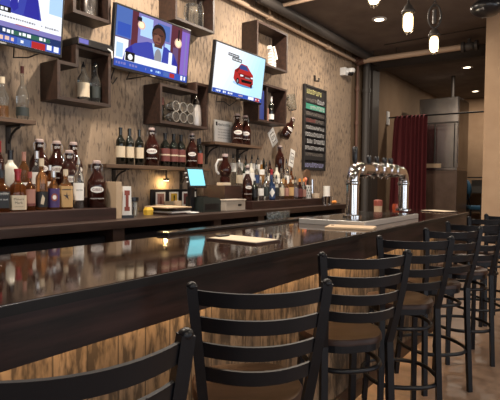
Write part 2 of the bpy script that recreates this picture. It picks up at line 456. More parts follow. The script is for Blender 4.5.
MB().box(-.3, .3, -.2, .2, .55, .6).box(-.3, -.27, -.2, .2, .6, .9).build('deck', M_IRON, t)
MB().tube([(-.3, -.2, .6), (-.3, -.2, 1.12), (-.3, .2, 1.12), (-.3, .2, .6)], .015, 8).build('handle', M_IRON, t, 40)
for sx in (-1, 1):
    w = [(sx * .2 + .27 * math.cos(k * PI / 9), -.24, .28 + .27 * math.sin(k * PI / 9)) for k in range(18)]
    MB().tube(w, .016, 8, None, True).build('wheel', M_RUBBER, t, 40)
    MB().tube([(sx * .2, -.24, .28), (sx * .2, .2, .28), (sx * .2, .2, .58)], .012, 6).build('axle', M_IRON, t, 40)
    MB().box(sx * .2 - .03, sx * .2 + .03, .14, .2, 0, .57).build('foot', M_IRON, t)

# ------------------------------------------------------------------ the bar
t = thing('bar_counter', 'long dark bar with glossy top and reclaimed plank front', 'bar', (0, 0, 0))
MB().box(-1.4, 5.2, 1.045, 1.755, BAR - .024, BAR, bev=.004).build('bar_top', M_BARTOP, t)
MB().box(-1.4, 5.19, 1.058, 1.10, .98, BAR - .024).box(5.15, 5.19, 1.10, 1.75, .98, BAR - .024).build('apron', M_APRON, t)
MB().box(-1.4, 5.05, 1.28, 1.32, .0, BAR - .024).build('plank_front', M_PLANK, t)
MB().box(-1.4, 5.05, 1.32, 1.72, .0, BAR - .024).build('carcass', M_COUNTER, t)
MB().box(-1.4, 5.05, 1.262, 1.28, .0, .1).build('kick_board', M_APRON, t)
MB().box(1.78, 3.30, 1.735, 1.815, BAR, BAR + .016, bev=.004).build('rubber_ledge', mat('glossy_black_ledge', (.01, .009, .009), .2), t)
MB().box(-1.4, 5.04, 1.235, 1.255, 1.085, 1.10).build('light_strip', mat('warm_led_strip', (1, .8, .5), .5, emit=(1, .62, .26), estr=2.5), t)

MB().box(-1.4, 5.203, 1.039, 1.0455, BAR - .026, BAR - .002).box(5.199, 5.205, 1.039, 1.755, BAR - .026, BAR - .002).build('edge_trim', mat('black_edge_band', (.006, .005, .005), .45, spec=.25), t)
# back counter
t = thing('back_counter', 'long dark wooden back counter below the bottle risers', 'counter', (0, 0, 0))
MB().box(-1.4, 6.0, 2.655, WALL - .002, BAR - .055, BAR, bev=.004).build('counter_top', M_COUNTER, t)
MB().box(-1.4, 6.0, 3.30, WALL - .004, 0, BAR - .055).build('back_panel', M_DARK, t)
for x in (-1.35, .55, 2.24, 3.32, 4.0, 5.9): MB().box(x, x + .10, 2.70, 3.30, 0, BAR - .055).build('post', M_COUNTER, t)
MB().box(-1.4, 6.0, 2.72, 3.30, 0, .1).build('plinth', M_DARK, t)
coolg = 'coolers under the back counter'
for k, (x0, x1, lab) in enumerate(((.66, 1.42, 'black under-counter cooler with smoky glass door, leftmost below the left bottle riser'), (1.44, 2.22, 'black under-counter cooler with smoky glass door below the big jug on the riser'), (2.36, 3.30, 'black under-counter cooler below the framed labels and tablet'), (4.11, 5.88, 'wide black under-counter cooler below the right bottle riser'))):
    c = thing('bottle_cooler', lab, 'cooler', (x0, 2.76, .1), 0, coolg)
    w = x1 - x0
    MB().box(0, w, 0.03, .5, 0, .92).build('body', M_DARK, c)
    MB().box(0, w, 0, .03, .0, .06).box(0, w, 0, .03, .86, .92).box(0, .05, 0, .03, .06, .86).box(w - .05, w, 0, .03, .06, .86).build('door', M_BLACKP, c)
    MB().box(.05, w - .05, .01, .02, .06, .86).build('glass_pane', M_GREYGLASS, c)
    MB().box(w - .1, w - .08, -.03, 0, .3, .7).build('handle', M_STEEL, c)

# bottle risers (stepped)
def riser(label, x0, x1):
    t = thing('bottle_riser', label, 'riser', (x0, 0, BAR)); w = x1 - x0
    for k, (y0, y1, h) in enumerate(((2.79, 2.99, .08), (2.99, 3.135, .15), (3.135, WALL - .004, .22))):
        MB().box(0, w, y0, y1, 0, h, bev=.004).build('step', M_RISER, t)
    return t
riser('stepped dark wooden riser holding the bottles at the left', -.2, 2.345)
riser('stepped dark wooden riser holding the poured bottles at the right', 4.03, 5.57)
Z1, Z2, Z3 = BAR + .08, BAR + .15, BAR + .22

# ------------------------------------------------------------------ bottles
def face(x, y): return math.atan2(-x, y) * .75      # labels turned outwards to the room
def bottle(name, cat, label, loc, R, H, style, glass, lab=None, lz=(.18, .55), top='cap', topm=None, group=None, rz=None, neckm=None):
    t = thing(name, label, cat, loc, face(loc[0], loc[1]) if rz is None else rz, group)
    sq = 0; seg = 18
    if style == 'wine': pr = [(.9, 0), (1, .015), (1, .60), (.93, .665), (.6, .73), (.40, .78), (.36, .84), (.36, .965)]
    elif style == 'growler': pr = [(.9, 0), (1, .02), (1, .46), (.96, .54), (.8, .62), (.55, .70), (.42, .75), (.38, .80), (.38, .90), (.46, .905), (.46, .93)]
    elif style == 'square': pr = [(.92, 0), (1, .02), (1, .56), (.85, .62), (.5, .68), (.34, .74), (.34, .86)]; sq = 5
    elif style == 'tall': pr = [(.9, 0), (1, .015), (1, .60), (.9, .66), (.55, .72), (.38, .76), (.36, .88)]
    elif style == 'skull': pr = [(.7, 0), (.9, .03), (1, .15), (.95, .3), (1, .42), (.9, .52), (.6, .6), (.3, .66), (.26, .9)]
    else: pr = [(.92, 0), (1, .02), (1, .52), (.94, .58), (.7, .65), (.42, .71), (.36, .76), (.36, .87)]
    MB().lathe([(r * R, z * H) for r, z in pr], seg, sq=sq).build('glass_body', glass, t, 50)
    if lab:
        a, b = lz
        if sq: 
            MB().lathe([(R * 1.012, a * H), (R * 1.012, b * H)], seg, sq=sq, cap=False).build('paper_label', lab, t, 50)
        else:
            n = 12; vs = []; fs = []
            for k in range(n + 1):
                w = -PI / 2 + (k / n - .5) * 2 * PI * .62
                vs += [(R * 1.015 * math.cos(w), R * 1.015 * math.sin(w), a * H), (R * 1.015 * math.cos(w), R * 1.015 * math.sin(w), b * H)]
            fs = [(2 * k, 2 * k + 2, 2 * k + 3, 2 * k + 1) for k in range(n)]
            MB().faces(vs, fs).build('paper_label', lab, t, 60)
    nr = pr[-1][0] * R; nz = pr[-1][1] * H
    if top == 'cap': MB().lathe([(nr * 1.12, nz - .03 * H), (nr * 1.12, H)], 12).build('cap', topm or M_BLACKP, t, 40)
    elif top == 'foil': MB().lathe([(nr * 1.08, .80 * H), (nr * 1.08, .955 * H), (nr * 1.2, .96 * H), (nr * 1.2, H)], 12).build('foil', topm or M_BLACKP, t, 40)
    elif top == 'wax': MB().lathe([(nr * 1.25, .67 * H), (nr * 1.15, .72 * H), (nr * 1.15, .92 * H), (nr * 1.35, .93 * H), (nr * 1.35, H)], 12).build('wax_seal', topm, t, 40)
    elif top == 'swing':
        MB().lathe([(nr * .8, nz), (nr * .92, nz + .01 * H), (nr * .92, H * .985), (nr * .7, H)], 14).build('stopper', topm or M_CAPPINK, t, 40)
        MB().tube([(-nr * 1.1, 0, .78 * H), (-nr * 1.25, 0, .9 * H), (-nr * .6, 0, H * .97), (nr * .6, 0, H * .97), (nr * 1.25, 0, .9 * H), (nr * 1.1, 0, .78 * H)], .0022, 6).build('wire_bail', M_STEEL, t, 40)
    elif top == 'pour':
        MB().lathe([(nr * .9, nz - .005), (nr * .9, nz + .012), (.0075, nz + .02), (.0055, nz + .035), (.0042, H)], 8).build('pour_spout', topm or M_BLACKP, t, 40)
    return t

def growler(label, loc, R=.069, H=.332, rz=None, group='brown glass growlers', oval=True, stop=None):
    t = bottle('growler', 'growler', label, loc, R, H, 'growler', M_DARKGLASS, None, top='swing', topm=stop, group=group, rz=rz)
    if oval:
        Ro = R * 1.012; n = 20; cz = .385 * H; a, b = R * .72, R * .33
        mb = MB()
        def pt(w, k, rr): 
            x = a * k * math.cos(w); return (rr * math.sin(x / rr), -rr * math.cos(x / rr), cz + b * k * math.sin(w))
        for (k0, k1, m) in ((0, 1., M_MAROONLABEL),):
            ring = [pt(2 * PI * i / n, 1., Ro) for i in range(n)]
            mid = [pt(2 * PI * i / n, .5, Ro) for i in range(n)]
            mb.faces(ring + mid + [pt(0, 0, Ro)], [(i, (i + 1) % n, n + (i + 1) % n, n + i) for i in range(n)] + [(n + i, n + (i + 1) % n, 2 * n) for i in range(n)], M_PAPER)
        put_text(mb, 'GIBBS', 0, 0, cz - b * .46, b * 1.28, M_MAROONLABEL, Ro + .0012)
        mb.build('oval_logo', None, t)
        mb = MB(); scribble(mb, -.05, .05, 0, 0, .008, M_PAPER, random.Random(2))
        for v in mb.b.verts:
            x = v.co.x; v.co = Vector(((Ro + .001) * math.sin(x / Ro), -(Ro + .001) * math.cos(x / Ro), v.co.z + .185 * H))
        mb.build('small_print', M_PAPER, t)
        mb = MB(); scribble(mb, -.016, .016, 0, 0, .016, M_PAPER, random.Random(5)); rn = R * .40
        for v in mb.b.verts:
            x = v.co.x; v.co = Vector((rn * math.sin(x / rn), -rn * math.cos(x / rn), v.co.z + .83 * H))
        mb.build('neck_print', M_CAPPINK, t)
    return t

LG = 'bottles on the left riser'
# front row
b = bottle('whiskey_bottle', 'bottle', 'square whiskey bottle with black label at the left edge of the photo', (1.568, 2.88, Z1), .043, .24, 'square', M_AMBERLIQ, M_BLACKLABEL, (.1, .5), 'cap', M_BLACKP, LG)
mb = MB(); scribble(mb, -.03, .03, -.0445, .1, .014, M_PAPER, random.Random(4)); scribble(mb, -.03, .03, -.0445, .07, .008, M_PAPER, random.Random(6)); mb.build('label_print', M_PAPER, b)
b = bottle('whiskey_bottle', 'bottle', 'squat whiskey bottle sealed in dripping red wax with cream label', (1.665, 2.875, Z1), .045, .255, 'square', M_AMBERLIQ, M_CREAM, (.04, .38), 'wax', M_RED, LG)
mb = MB(); put_text(mb, 'Makers', 0, -.0462, .068, .019, M_BLACKP); put_text(mb, 'Mark', 0, -.0462, .046, .021, M_BLACKP); scribble(mb, -.025, .025, -.0462, .026, .006, M_IRON, random.Random(9)); mb.build('label_print', M_BLACKP, b)
b = bottle('whiskey_bottle', 'bottle', 'slim amber bottle with pink label, just right of the red wax bottle', (1.752, 2.89, Z1), .032, .24, 'liquor', M_AMBERLIQ, M_PINKLABEL, (.12, .55), 'cap', M_REDLABEL, LG)
mb = MB(); mb.lathe([(.0332, .03), (.0332, .045)], 16, cap=False, m=M_MAROONLABEL); mb.build('label_print', None, b)
b = bottle('liquor_bottle', 'bottle', 'tall clear necked amber bottle with black label and pale cork', (1.832, 2.89, Z1), .036, .325, 'tall', M_PINKLIQ, M_BLACKLABEL, (.06, .36), 'cap', M_CREAM, LG)
mb = MB(); mb.poly([(-.012, .04), (.006, .035), (.014, .075), (.0, .1), (-.008, .07)], -.0378, M_CREAM); mb.build('label_emblem', None, b)
b = bottle('liquor_bottle', 'bottle', 'short bottle with violet label and pale round badge', (1.916, 2.89, Z1), .037, .248, 'liquor', M_PINKLIQ, M_PURPLE, (.06, .55), 'cap', M_SILVER, LG)
n = 14; mb = MB(); mb.poly([(.02 * math.cos(2 * PI * k / n), .08 + .026 * math.sin(2 * PI * k / n)) for k in range(n)], -.039, M_REDLABEL); mb.poly([(.012 * math.cos(2 * PI * k / n), .08 + .015 * math.sin(2 * PI * k / n)) for k in range(n)], -.0395, M_PAPER); mb.build('label_emblem', None, b)
b = bottle('liquor_bottle', 'bottle', 'amber bottle with tan label showing a dark splayed figure', (2.012, 2.9, Z1), .041, .262, 'square', M_PINKLIQ, M_GOLD, (.05, .58), 'cap', M_CREAM, LG)
mb = MB()
for k in range(5):
    w = 2 * PI * k / 5 + .3; mb.poly([(0, .085), (.006, .09), (.024 * math.cos(w), .085 + .03 * math.sin(w)), (-.004, .08)], -.0425 - k * .0002, M_RISER)
mb.lathe([(.0418, .125), (.0418, .132)], 16, cap=False, m=M_RISER, sq=5); mb.build('label_emblem', None, b)
b = bottle('liquor_bottle', 'bottle', 'tall slender clear bottle with white label beside the big front jug', (2.112, 2.9, Z1), .034, .345, 'tall', M_CLEAR, M_PAPER, (.16, .5), 'pour', M_SILVER, LG)
mb = MB(); scribble(mb, -.02, .02, -.0352, .12, .01, M_GREENG, random.Random(3)); mb.build('label_print', M_GREENG, b)
G = 'brown glass growlers'
growler('brown glass jug with white oval badge, alone at the right end of left riser', (2.266, 2.905, Z1), .066, .33, rz=-.62)
# middle row
bottle('liquor_bottle', 'bottle', 'black-capped milky bottle, backlight put into its glass colour, behind the red wax bottle', (1.725, 3.06, Z2), .044, .305, 'tall', M_MILKYLIT, None, top='foil', topm=M_BLACKP, group=LG)  # light from behind is painted as pale glass
bottle('whiskey_bottle', 'bottle', 'pale copper bottle with white label between milky and silver-capped bottles', (1.815, 3.06, Z2), .032, .30, 'wine', M_PINKLIQ, M_PAPER, (.12, .34), 'foil', M_PINKLABEL, LG)
b = bottle('liquor_bottle', 'bottle', 'clear bottle with silver cap and white label in the middle row', (1.905, 3.06, Z2), .036, .31, 'liquor', M_CLEAR, M_PAPER, (.3, .55), 'cap', M_SILVER, LG)
bottle('liquor_bottle', 'bottle', 'dark bottle with red cap cut by the photo left edge', (1.655, 3.07, Z2), .035, .36, 'wine', M_DARKGLASS, M_BLACKLABEL, (.2, .5), 'foil', M_RED, LG)
growler('brown glass jug one step below and between the back row jugs', (2.152, 3.06, Z2), .066, .33, rz=-.5)
bottle('liquor_bottle', 'bottle', 'small copper bottle half hidden behind the violet label bottle', (1.995, 3.05, Z2), .03, .22, 'liquor', M_AMBERLIQ, M_PAPER, (.15, .5), 'cap', M_SILVER, LG)
# back row
growler('brown glass jug at the left end of the back row', (2.025, 3.22, Z3), .066, .335, rz=-.3)
growler('brown glass jug in the centre of the back row, badge facing front', (2.172, 3.235, Z3), .067, .333, rz=-.55)
growler('brown glass jug at the right end of the back row, badge half turned', (2.315, 3.24, Z3), .066, .335, rz=-.1)
bottle('liquor_bottle', 'bottle', 'slender bottle with black pourer left of the lone front jug', (2.40, 3.26, BAR), .026, .372, 'tall', M_CLEAR, M_PAPER, (.2, .5), 'pour', None, 'slender pourer bottles by the tan box')
bottle('liquor_bottle', 'bottle', 'slender bottle with black pourer right of the lone front jug', (2.545, 3.22, BAR), .026, .345, 'tall', M_AMBERLIQ, M_PAPER, (.2, .5), 'pour', None, 'slender pourer bottles by the tan box')

# ------------------------------------------------------------------ wall shelves with iron brackets
def shelf(label, x0, x1, z, brackets, y0=3.13):
    t = thing('wall_shelf', label, 'shelf', (x0, WALL - .002, z))
    MB().box(0, x1 - x0, y0 - WALL, 0, -.03, 0, bev=.003).build('board', M_SHELFTOP, t)
    for bx in brackets:
        x = bx - x0
        mb = MB().box(x - .016, x + .016, -.012, 0, -.22, -.03).box(x - .016, x + .016, -.18, 0, -.042, -.03)
        mb.tube([(x, -.016, -.15), (x, -.05, -.09), (x, -.10, -.06), (x, -.15, -.046)], .008, 8)
        mb.build('bracket', M_IRON, t)
    return t
shelf('short wooden wall shelf at the far left holding two clear bottles', .9, 1.945, 1.80, (1.15, 1.87))
shelf('long wooden wall shelf with the row of wine bottles', 2.53, 3.785, 1.53, (2.78, 3.6))
shelf('short wooden wall shelf with white card and two jugs', 3.86, 4.685, 1.80, (3.98, 4.52))
SG = 'bottles on the left wall shelf'
b = bottle('liquor_bottle', 'bottle', 'clear bottle with amber base on the left wall shelf, cut by photo edge', (1.765, 3.22, 1.80), .036, .27, 'liquor', M_CLEAR, M_PINKLIQ, (.03, .3), 'cap', M_CREAM, SG)
b = bottle('liquor_bottle', 'bottle', 'clear curvy bottle with long thin neck on the left wall shelf', (1.902, 3.22, 1.80), .041, .365, 'skull', M_CLEAR, M_GREYLID, (.08, .24), 'cap', M_MAROONLABEL, SG)
WG = 'wine bottles with cream labels'
wine = bottle('wine_bottle', 'bottle', 'dark wine bottle with cream label, leftmost on the long shelf', (2.747, 3.22, 1.53), .037, .303, 'wine', M_WINE, M_CREAM, (.2, .5), 'foil', M_WINE, WG)
dup(wine, 'dark wine bottle with cream label, second on the long shelf', (2.838, 3.215, 1.53), -.5)
dup(wine, 'dark wine bottle mostly hidden behind the cream labelled trio', (2.905, 3.295, 1.53), -.5)
dup(wine, 'dark wine bottle with cream label, nearest the first jug on long shelf', (2.945, 3.215, 1.53), -.4)
growler('brown glass jug between cream labelled and maroon labelled wine bottles', (3.108, 3.235, 1.53), .068, .335, rz=-.75, group=G)
DG = 'dark bottles with maroon labels'
dk = bottle('wine_bottle', 'bottle', 'dark wine bottle with maroon label right of the first jug', (3.258, 3.22, 1.53), .043, .302, 'wine', M_WINE, M_MAROONLABEL, (.16, .54), 'foil', M_BLACKP, DG)
mb = MB(); mb.lathe([(.0445, .1), (.0445, .112)], 16, cap=False, m=M_CREAM); mb.build('label_print', None, dk)
dup(dk, 'dark wine bottle with maroon label, second after the first jug', (3.362, 3.215, 1.53), -.55)
dup(dk, 'dark wine bottle with maroon label just left of the second jug', (3.46, 3.215, 1.53), -.6)
dup(dk, 'dark wine bottle standing behind the maroon labelled ones', (3.548, 3.295, 1.53), -.6)
growler('slim brown glass jug near the right end of the long shelf', (3.597, 3.20, 1.53), .056, .33, rz=-.8, group=G)
RG = 'small bottles with red labels'
rd = bottle('beer_bottle', 'bottle', 'small dark bottle with red label right behind the slim jug', (3.688, 3.265, 1.53), .030, .288, 'wine', M_WINE, M_REDLABEL, (.14, .5), 'foil', M_BLACKP, RG)
dup(rd, 'small dark bottle with red label, second from the shelf end', (3.70, 3.19, 1.53), -.6)
dup(rd, 'small dark bottle with red label, last on the long shelf', (3.752, 3.26, 1.53), -.6)
growler('brown glass jug left of two in front of the white card', (4.345, 3.22, 1.80), .068, .332, rz=-.75, group=G)
growler('brown glass jug right of two on the short wall shelf', (4.502, 3.225, 1.80), .062, .332, rz=-.8, group=G)
t = thing('sign_card', 'white printed card leaning on the wall behind two jugs', 'sign', (4.235, 3.325, 1.80))
MB().box(-.15, .15, -.008, .008, 0, .25).build('card', M_PAPER, t)
rr = random.Random(1)
MB().box(-.135, -.11, -.0095, -.0085, .19, .23).build('emblem', M_BLACKP, t)
for z, h_, m in ((.195, .022, M_IRON), (.15, .011, M_DIMCHALK), (.12, .011, M_DIMCHALK), (.09, .011, M_DIMCHALK), (.06, .011, M_DIMCHALK)):
    mb = MB(); scribble(mb, -.1, .11, -.0095, z, h_, m, rr, 0.); mb.build('print_line', m, t)

# ------------------------------------------------------------------ right riser bottles
RGp = 'bottles on the right riser'
def rb(lab, x, y, z, R, H, style, g, l=None, lz=(.15, .5), top='pour', topm=None, name='liquor_bottle'):
    return bottle(name, 'bottle', lab, (x, y, z), R, H, style, g, l, lz, top, topm, RGp)
t = growler('brown glass jug with banded pale collar at the left end of right riser', (4.10, 2.905, Z1), .05, .355, rz=-.6, group=G)
MB().lathe([(.0205, .262), (.0205, .30)], 14, cap=False).build('paper_collar', M_PAPER, t)
# front row
rb('clear front bottle with white label and silver pourer, second beside the collared jug', 4.315, 2.89, Z1, .035, .25, 'liquor', M_CLEAR, M_PAPER, (.2, .5), topm=M_SILVER)
rb('dark squat bottle with black label beside the collared jug', 4.205, 2.89, Z1, .036, .235, 'liquor', M_WINE, M_BLACKLABEL, topm=M_SILVER)
rb('clear front bottle with greenish label, third on right riser', 4.425, 2.89, Z1, .035, .28, 'tall', M_CLEAR, M_GREYLID)
b = rb('dark blue bottle with white diamond label in the front row', 4.525, 2.89, Z1, .038, .27, 'square', M_BLUEG, M_BLUELABEL, (.06, .55), 'cap', M_BLUELABEL)
mb = MB(); mb.poly([(0, .03), (.03, .08), (0, .13), (-.03, .08)], -.0395, M_PAPER); mb.build('label_emblem', None, b)
rb('clear front bottle with black label right of the diamond label', 4.622, 2.89, Z1, .036, .27, 'liquor', M_CLEAR, M_BLACKLABEL)
rb('clear front bottle with cream label below the red-necked bottle', 4.725, 2.89, Z1, .036, .265, 'liquor', M_CLEAR, M_CREAM)
rb('pale front bottle with pink and white label', 4.825, 2.89, Z1, .037, .255, 'liquor', M_PINKLIQ, M_PINKLABEL)
rb('clear front bottle with gold label and amber spirit', 4.928, 2.89, Z1, .037, .27, 'square', M_PINKLIQ, M_GOLD, topm=M_SILVER)
rb('front bottle with lilac grey label left of the garnish cup', 5.035, 2.89, Z1, .037, .26, 'liquor', M_CLEAR, mat('lilac_label', (.2, .16, .19), .6), (.1, .5))
rb('maroon front bottle with orange cap left of the garnish cup', 5.14, 2.89, Z1, .037, .235, 'liquor', M_DARKGLASS, M_MAROONLABEL, (.1, .5), 'cap', M_ORANGE)
rb('clear front bottle with pale label next to the patterned cup', 5.237, 2.89, Z1, .032, .24, 'liquor', M_CLEAR, M_PINKLABEL, (.1, .45), 'cap', M_ORANGE)
# middle row
rb('clear bottle with silver neck just behind the collared jug', 4.175, 3.06, Z2, .035, .35, 'tall', M_CLEAR, M_CREAM, (.3, .55), topm=M_SILVER)
rb('green glass bottle with cream label, second of the middle step', 4.285, 3.06, Z2, .036, .36, 'tall', M_GREENG, M_PAPER, (.4, .58))
rb('clear bottle with white label on the middle step', 4.385, 3.06, Z2, .037, .365, 'tall', M_MILKYLIT, M_PAPER, (.2, .6))
rb('clear bottle with small blue label on the middle step', 4.482, 3.06, Z2, .037, .36, 'liquor', M_CLEAR, M_BLUELABEL, (.3, .55))
rb('yellow orange bottle with white neck on the middle step', 4.58, 3.06, Z2, .036, .36, 'tall', mat('orange_liqueur', (.5, .24, .05), .06, trans=.6), M_PAPER, (.56, .72), 'pour', M_SILVER)
rb('clear bottle with pale shoulder right of the yellow orange one', 4.68, 3.06, Z2, .036, .345, 'liquor', M_CLEAR, M_PAPER, (.4, .55))
b = rb('clear bottle with bright red neck band on the middle step', 4.79, 3.06, Z2, .038, .265, 'tall', M_CLEAR, M_PAPER, (.1, .45), 'wax', M_RED)
rb('milky clear bottle right of the red-necked one', 4.90, 3.06, Z2, .038, .33, 'tall', M_MILKYLIT, M_PAPER, (.1, .5))
rb('clear bottle with tan label near the right of middle step', 5.01, 3.06, Z2, .037, .33, 'liquor', M_CLEAR, M_GOLD)
rb('tall clear bottle below the second wall sticker', 5.12, 3.06, Z2, .034, .40, 'tall', M_CLEAR, M_PAPER, (.15, .5))
rb('amber bottle at the right end of the middle step', 5.23, 3.06, Z2, .036, .30, 'liquor', M_AMBERLIQ, M_CREAM)
# back row
for k, (x, H, g, l, lab) in enumerate(((4.30, .35, M_CLEAR, M_PAPER, 'clear pourer bottle at the left of the back step'), (4.42, .36, M_CLEAR, M_PAPER, 'clear pourer bottle second on the back step'), (4.54, .35, M_AMBERLIQ, M_PAPER, 'amber pourer bottle third on the back step'), (4.66, .36, M_CLEAR, M_PAPER, 'clear pourer bottle with white collar on the back step'), (4.78, .355, M_CLEAR, M_PAPER, 'clear pourer bottle left of the wall ledge jug'), (4.90, .33, M_WINE, M_BLACKLABEL, 'black labelled pourer bottle on the back step'), (5.03, .31, M_DARKGLASS, M_CREAM, 'brown pourer bottle on the back step right of black one'))):
    rb(lab, x, 3.24, Z3, .037, H, 'tall', g, l, (.45, .72) if l is M_PAPER else (.2, .5))

# garnish cup with tools
t = thing('tool_cup', 'white patterned cup of bar tools at the right riser end', 'cup', (5.345, 2.9, Z1))
MB().lathe([(.045, 0), (.052, .16), (.047, .16), (.041, .01)], 20).build('cup_body', mat('patterned_glaze', (.55, .53, .5), .4), t, 40)
mb = MB()
for r_ in range(4):
    for k in range(12):
        a = 2 * PI * (k + .5 * (r_ % 2)) / 12; z = .03 + r_ * .034; R_ = .0465 + z * .044
        mb.faces([((R_ + .001) * math.cos(a + da), (R_ + .001) * math.sin(a + da), z + dz) for da, dz in ((0, -.013), (.13, 0), (0, .013), (-.13, 0))], [(0, 1, 2, 3)])
mb.build('pattern', M_GREYLID, t)
MB().tube([(.01, 0, .05), (.03, .01, .25)], .011, 8).build('muddler', M_BLACKP, t, 40)
MB().tube([(-.01, .01, .05), (-.015, .015, .2)], .006, 8).ball((-.016, .016, .225), (.022, .022, .028)).build('squeezer', mat('coral_plastic', (.7, .2, .12), .5), t, 50)
MB().tube([(-.02, -.02, .05), (-.035, -.02, .2)], .004, 6).build('bar_spoon', M_CHROME, t, 40)
t = thing('serving_board', 'round-topped brown wooden board leaning behind the patterned cup', 'board', (5.88, 3.20, BAR))
pts = [(-.085, 0), (.085, 0), (.085, .36)] + [(.085 * math.cos(a), .36 + .085 * math.sin(a)) for a in [PI * k / 10 for k in range(1, 10)]] + [(-.085, .36)]
MB().prism_y(pts, -.012, .012).build('board', grained('beech_board', (.10, .055, .03), (.18, .10, .06), (20, 20, 2), .5), t)
tag(MB().tube([(5.75, 3.05, BAR), (5.755, 3.055, BAR + .31)], [.034, .024], 14).build('cocktail_shaker', M_CHROME, None, 40), 'tall chrome shaker right of the patterned cup', 'shaker')

# dark crate with handled jug, bin, printer, tablet
t = thing('wooden_crate', 'dark wooden crate holding the handled jug left of right riser', 'crate', (3.86, 3.03, BAR))
MB().box(-.13, .14, -.13, .14, .11, .235, bev=.004).build('crate_body', M_RISER, t)
for sx in (-1, 1): MB().box(sx * .12 - .015 + .005, sx * .12 + .015 + .005, -.12, .13, 0, .11).build('foot', M_RISER, t)
tag(MB().box(3.74, 3.86, 2.93, 3.01, BAR + .235, BAR + .262, bev=.003).build('paper_pad', M_CREAM), 'cream paper pad lying on the dark crate', 'pad')
t = thing('handled_jug', 'round brown jug with white side handle on the dark crate', 'jug', (3.945, 3.07, BAR + .235), -.6)
MB().lathe([(.05, 0), (.052, .07), (.04, .09), (.06, .115), (.068, .15), (.06, .19), (.035, .225), (.028, .25), (.028, .29)], 20).build('jug_body', M_DARKGLASS, t, 50)
MB().lathe([(.031, .285), (.031, .312)], 14).build('stopper', M_CAPPINK, t, 40)
MB().tube([(-.03, 0, .255), (-.07, 0, .25), (-.095, 0, .2), (-.09, 0, .14), (-.062, 0, .11)], .012, 10).build('handle', mat('white_ceramic', (.62, .6, .57), .3), t, 50)
t = thing('storage_bin', 'open beige plastic bin on the counter under the dark crate', 'bin', (3.70, 2.86, BAR))
MB().box(-.13, .17, -.1, .02, 0, .10, bev=.012).build('bin_body', M_BEIGEBIN, t)
MB().box(-.135, .175, -.105, .025, .095, .108, bev=.004).build('rim', M_BEIGEBIN, t)
MB().box(.05, .10, -.103, -.099, .045, .065).build('print', M_IRON, t)
t = thing('receipt_printer', 'dark grey receipt printer right of the tablet post', 'printer', (3.445, 2.93, BAR))
MB().prism_y([(-.12, 0), (.12, 0), (.12, .10), (.09, .125), (-.12, .135)], -.11, .1).build('printer_body', M_GREYLID, t)
MB().box(-.10, .09, -.113, -.108, .02, .075).build('front_cover', M_BLACKP, t)
MB().box(-.08, .05, -.02, .0, .128, .14).build('paper_slot', M_BLACKP, t)
t = thing('tablet_terminal', 'tablet with bright cyan screen on a black post', 'tablet', (3.285, 2.93, BAR))
MB().lathe([(.075, 0), (.075, .012), (.03, .02)], 20).build('base', M_BLACKP, t, 40)
MB().box(-.028, .028, -.02, .02, .018, .25, bev=.005).build('post', M_BLACKP, t)
h = D.objects.new('tablet_head', None)
mb = MB().box(-.105, .105, 0, .015, -.092, .092, bev=.006); o = mb.build('tablet_case', M_BLACKP, t, loc=(.03, -.035, .305)); o.rotation_euler = (-.28, 0, -.12)
M_CYAN = mat('cyan_screen', (.1, .3, .35), .2, emit=(.22, .70, .84), estr=1.0)
s = MB().box(-.086, .086, -.002, .002, -.073, .073).build('screen', M_CYAN, o, loc=(0, -.001, 0))
for z in (.04, .0, -.04): MB().box(-.12, -.103, .0, .01, z - .004, z + .004).build('side_button', M_WHITE, o)
# framed labels, stacks, small counter items
t = thing('label_frame', 'black framed strip of small colourful labels below the wine shelf', 'frame', (3.17, 3.30, BAR), 0)
MB().box(0, .62, .0, .02, 0, .195, bev=.004).build('frame', M_BLACKP, t)
mb = MB()
for x0, x1, m1, m2 in ((.05, .17, M_PAPER, M_PINKLABEL), (.225, .345, M_PAPER, M_YELLOW), (.40, .49, M_PAPER, M_MAROONLABEL), (.50, .60, M_PAPER, M_PAPER)):
    mb.box(x0, x1, -.004, -.001, .02, .17, m1); mb.box(x0 + .018, x1 - .018, -.006, -.0045, .05, .155, m2)
mb.poly([(.27, .055), (.30, .055), (.292, .1), (.296, .13), (.285, .145), (.276, .13), (.28, .1)], -.0065, M_BLACKP)
mb.poly([(.095, .06), (.125, .06), (.12, .12), (.11, .135), (.1, .12)], -.0065, M_MAROONLABEL)
mb.build('label_cards', None, t)
tag(MB().box(3.30, 3.50, 3.262, 3.272, BAR + .0, BAR + .085).build('price_card', M_CREAM), 'blank cream card propped in front of the label frame', 'card')
zt = BAR
for k, (m, lab, w) in enumerate(((M_RISER, 'dark menu cover at the bottom of the stack left of the tablet', .24), (M_PAPER, 'white sheaf of paper inside the menu stack', .21), (M_BLACKP, 'black menu cover in the middle of the stack', .23), (M_RISER, 'dark brown menu cover above the black one', .22))):
    o = tag(MB().box(-w / 2, w / 2, -.14, .14, 0, .013, bev=.002).build('menu_cover', m, loc=(3.02, 2.93, zt)), lab, 'menu', 'stack of menus beside the tablet'); o.rotation_euler = (0, 0, -.15 + .1 * k); zt += .0135
t = thing('clipboard', 'tan clipboard with metal clip on top of the menu stack', 'clipboard', (3.0, 2.93, zt), -.12)
MB().box(-.13, .13, -.15, .15, 0, .008).build('board', M_TAN, t)
MB().box(-.05, .05, .10, .14, .008, .022).build('clip', M_CHROME, t)
tag(MB().lathe([(.028, 0), (.036, .10), (.033, .10), (.026, .006)], 18).build('paper_cup', M_TAN, None, 40, (3.215, 3.02, BAR)), 'tan paper cup standing left of the tablet post', 'cup')
tag(MB().lathe([(.05, 0), (.075, .012), (.07, .014), (.045, .004)], 18).build('saucer', M_WHITE, None, 40, (3.13, 2.80, BAR)), 'small white saucer in front of the tan paper cup', 'saucer')
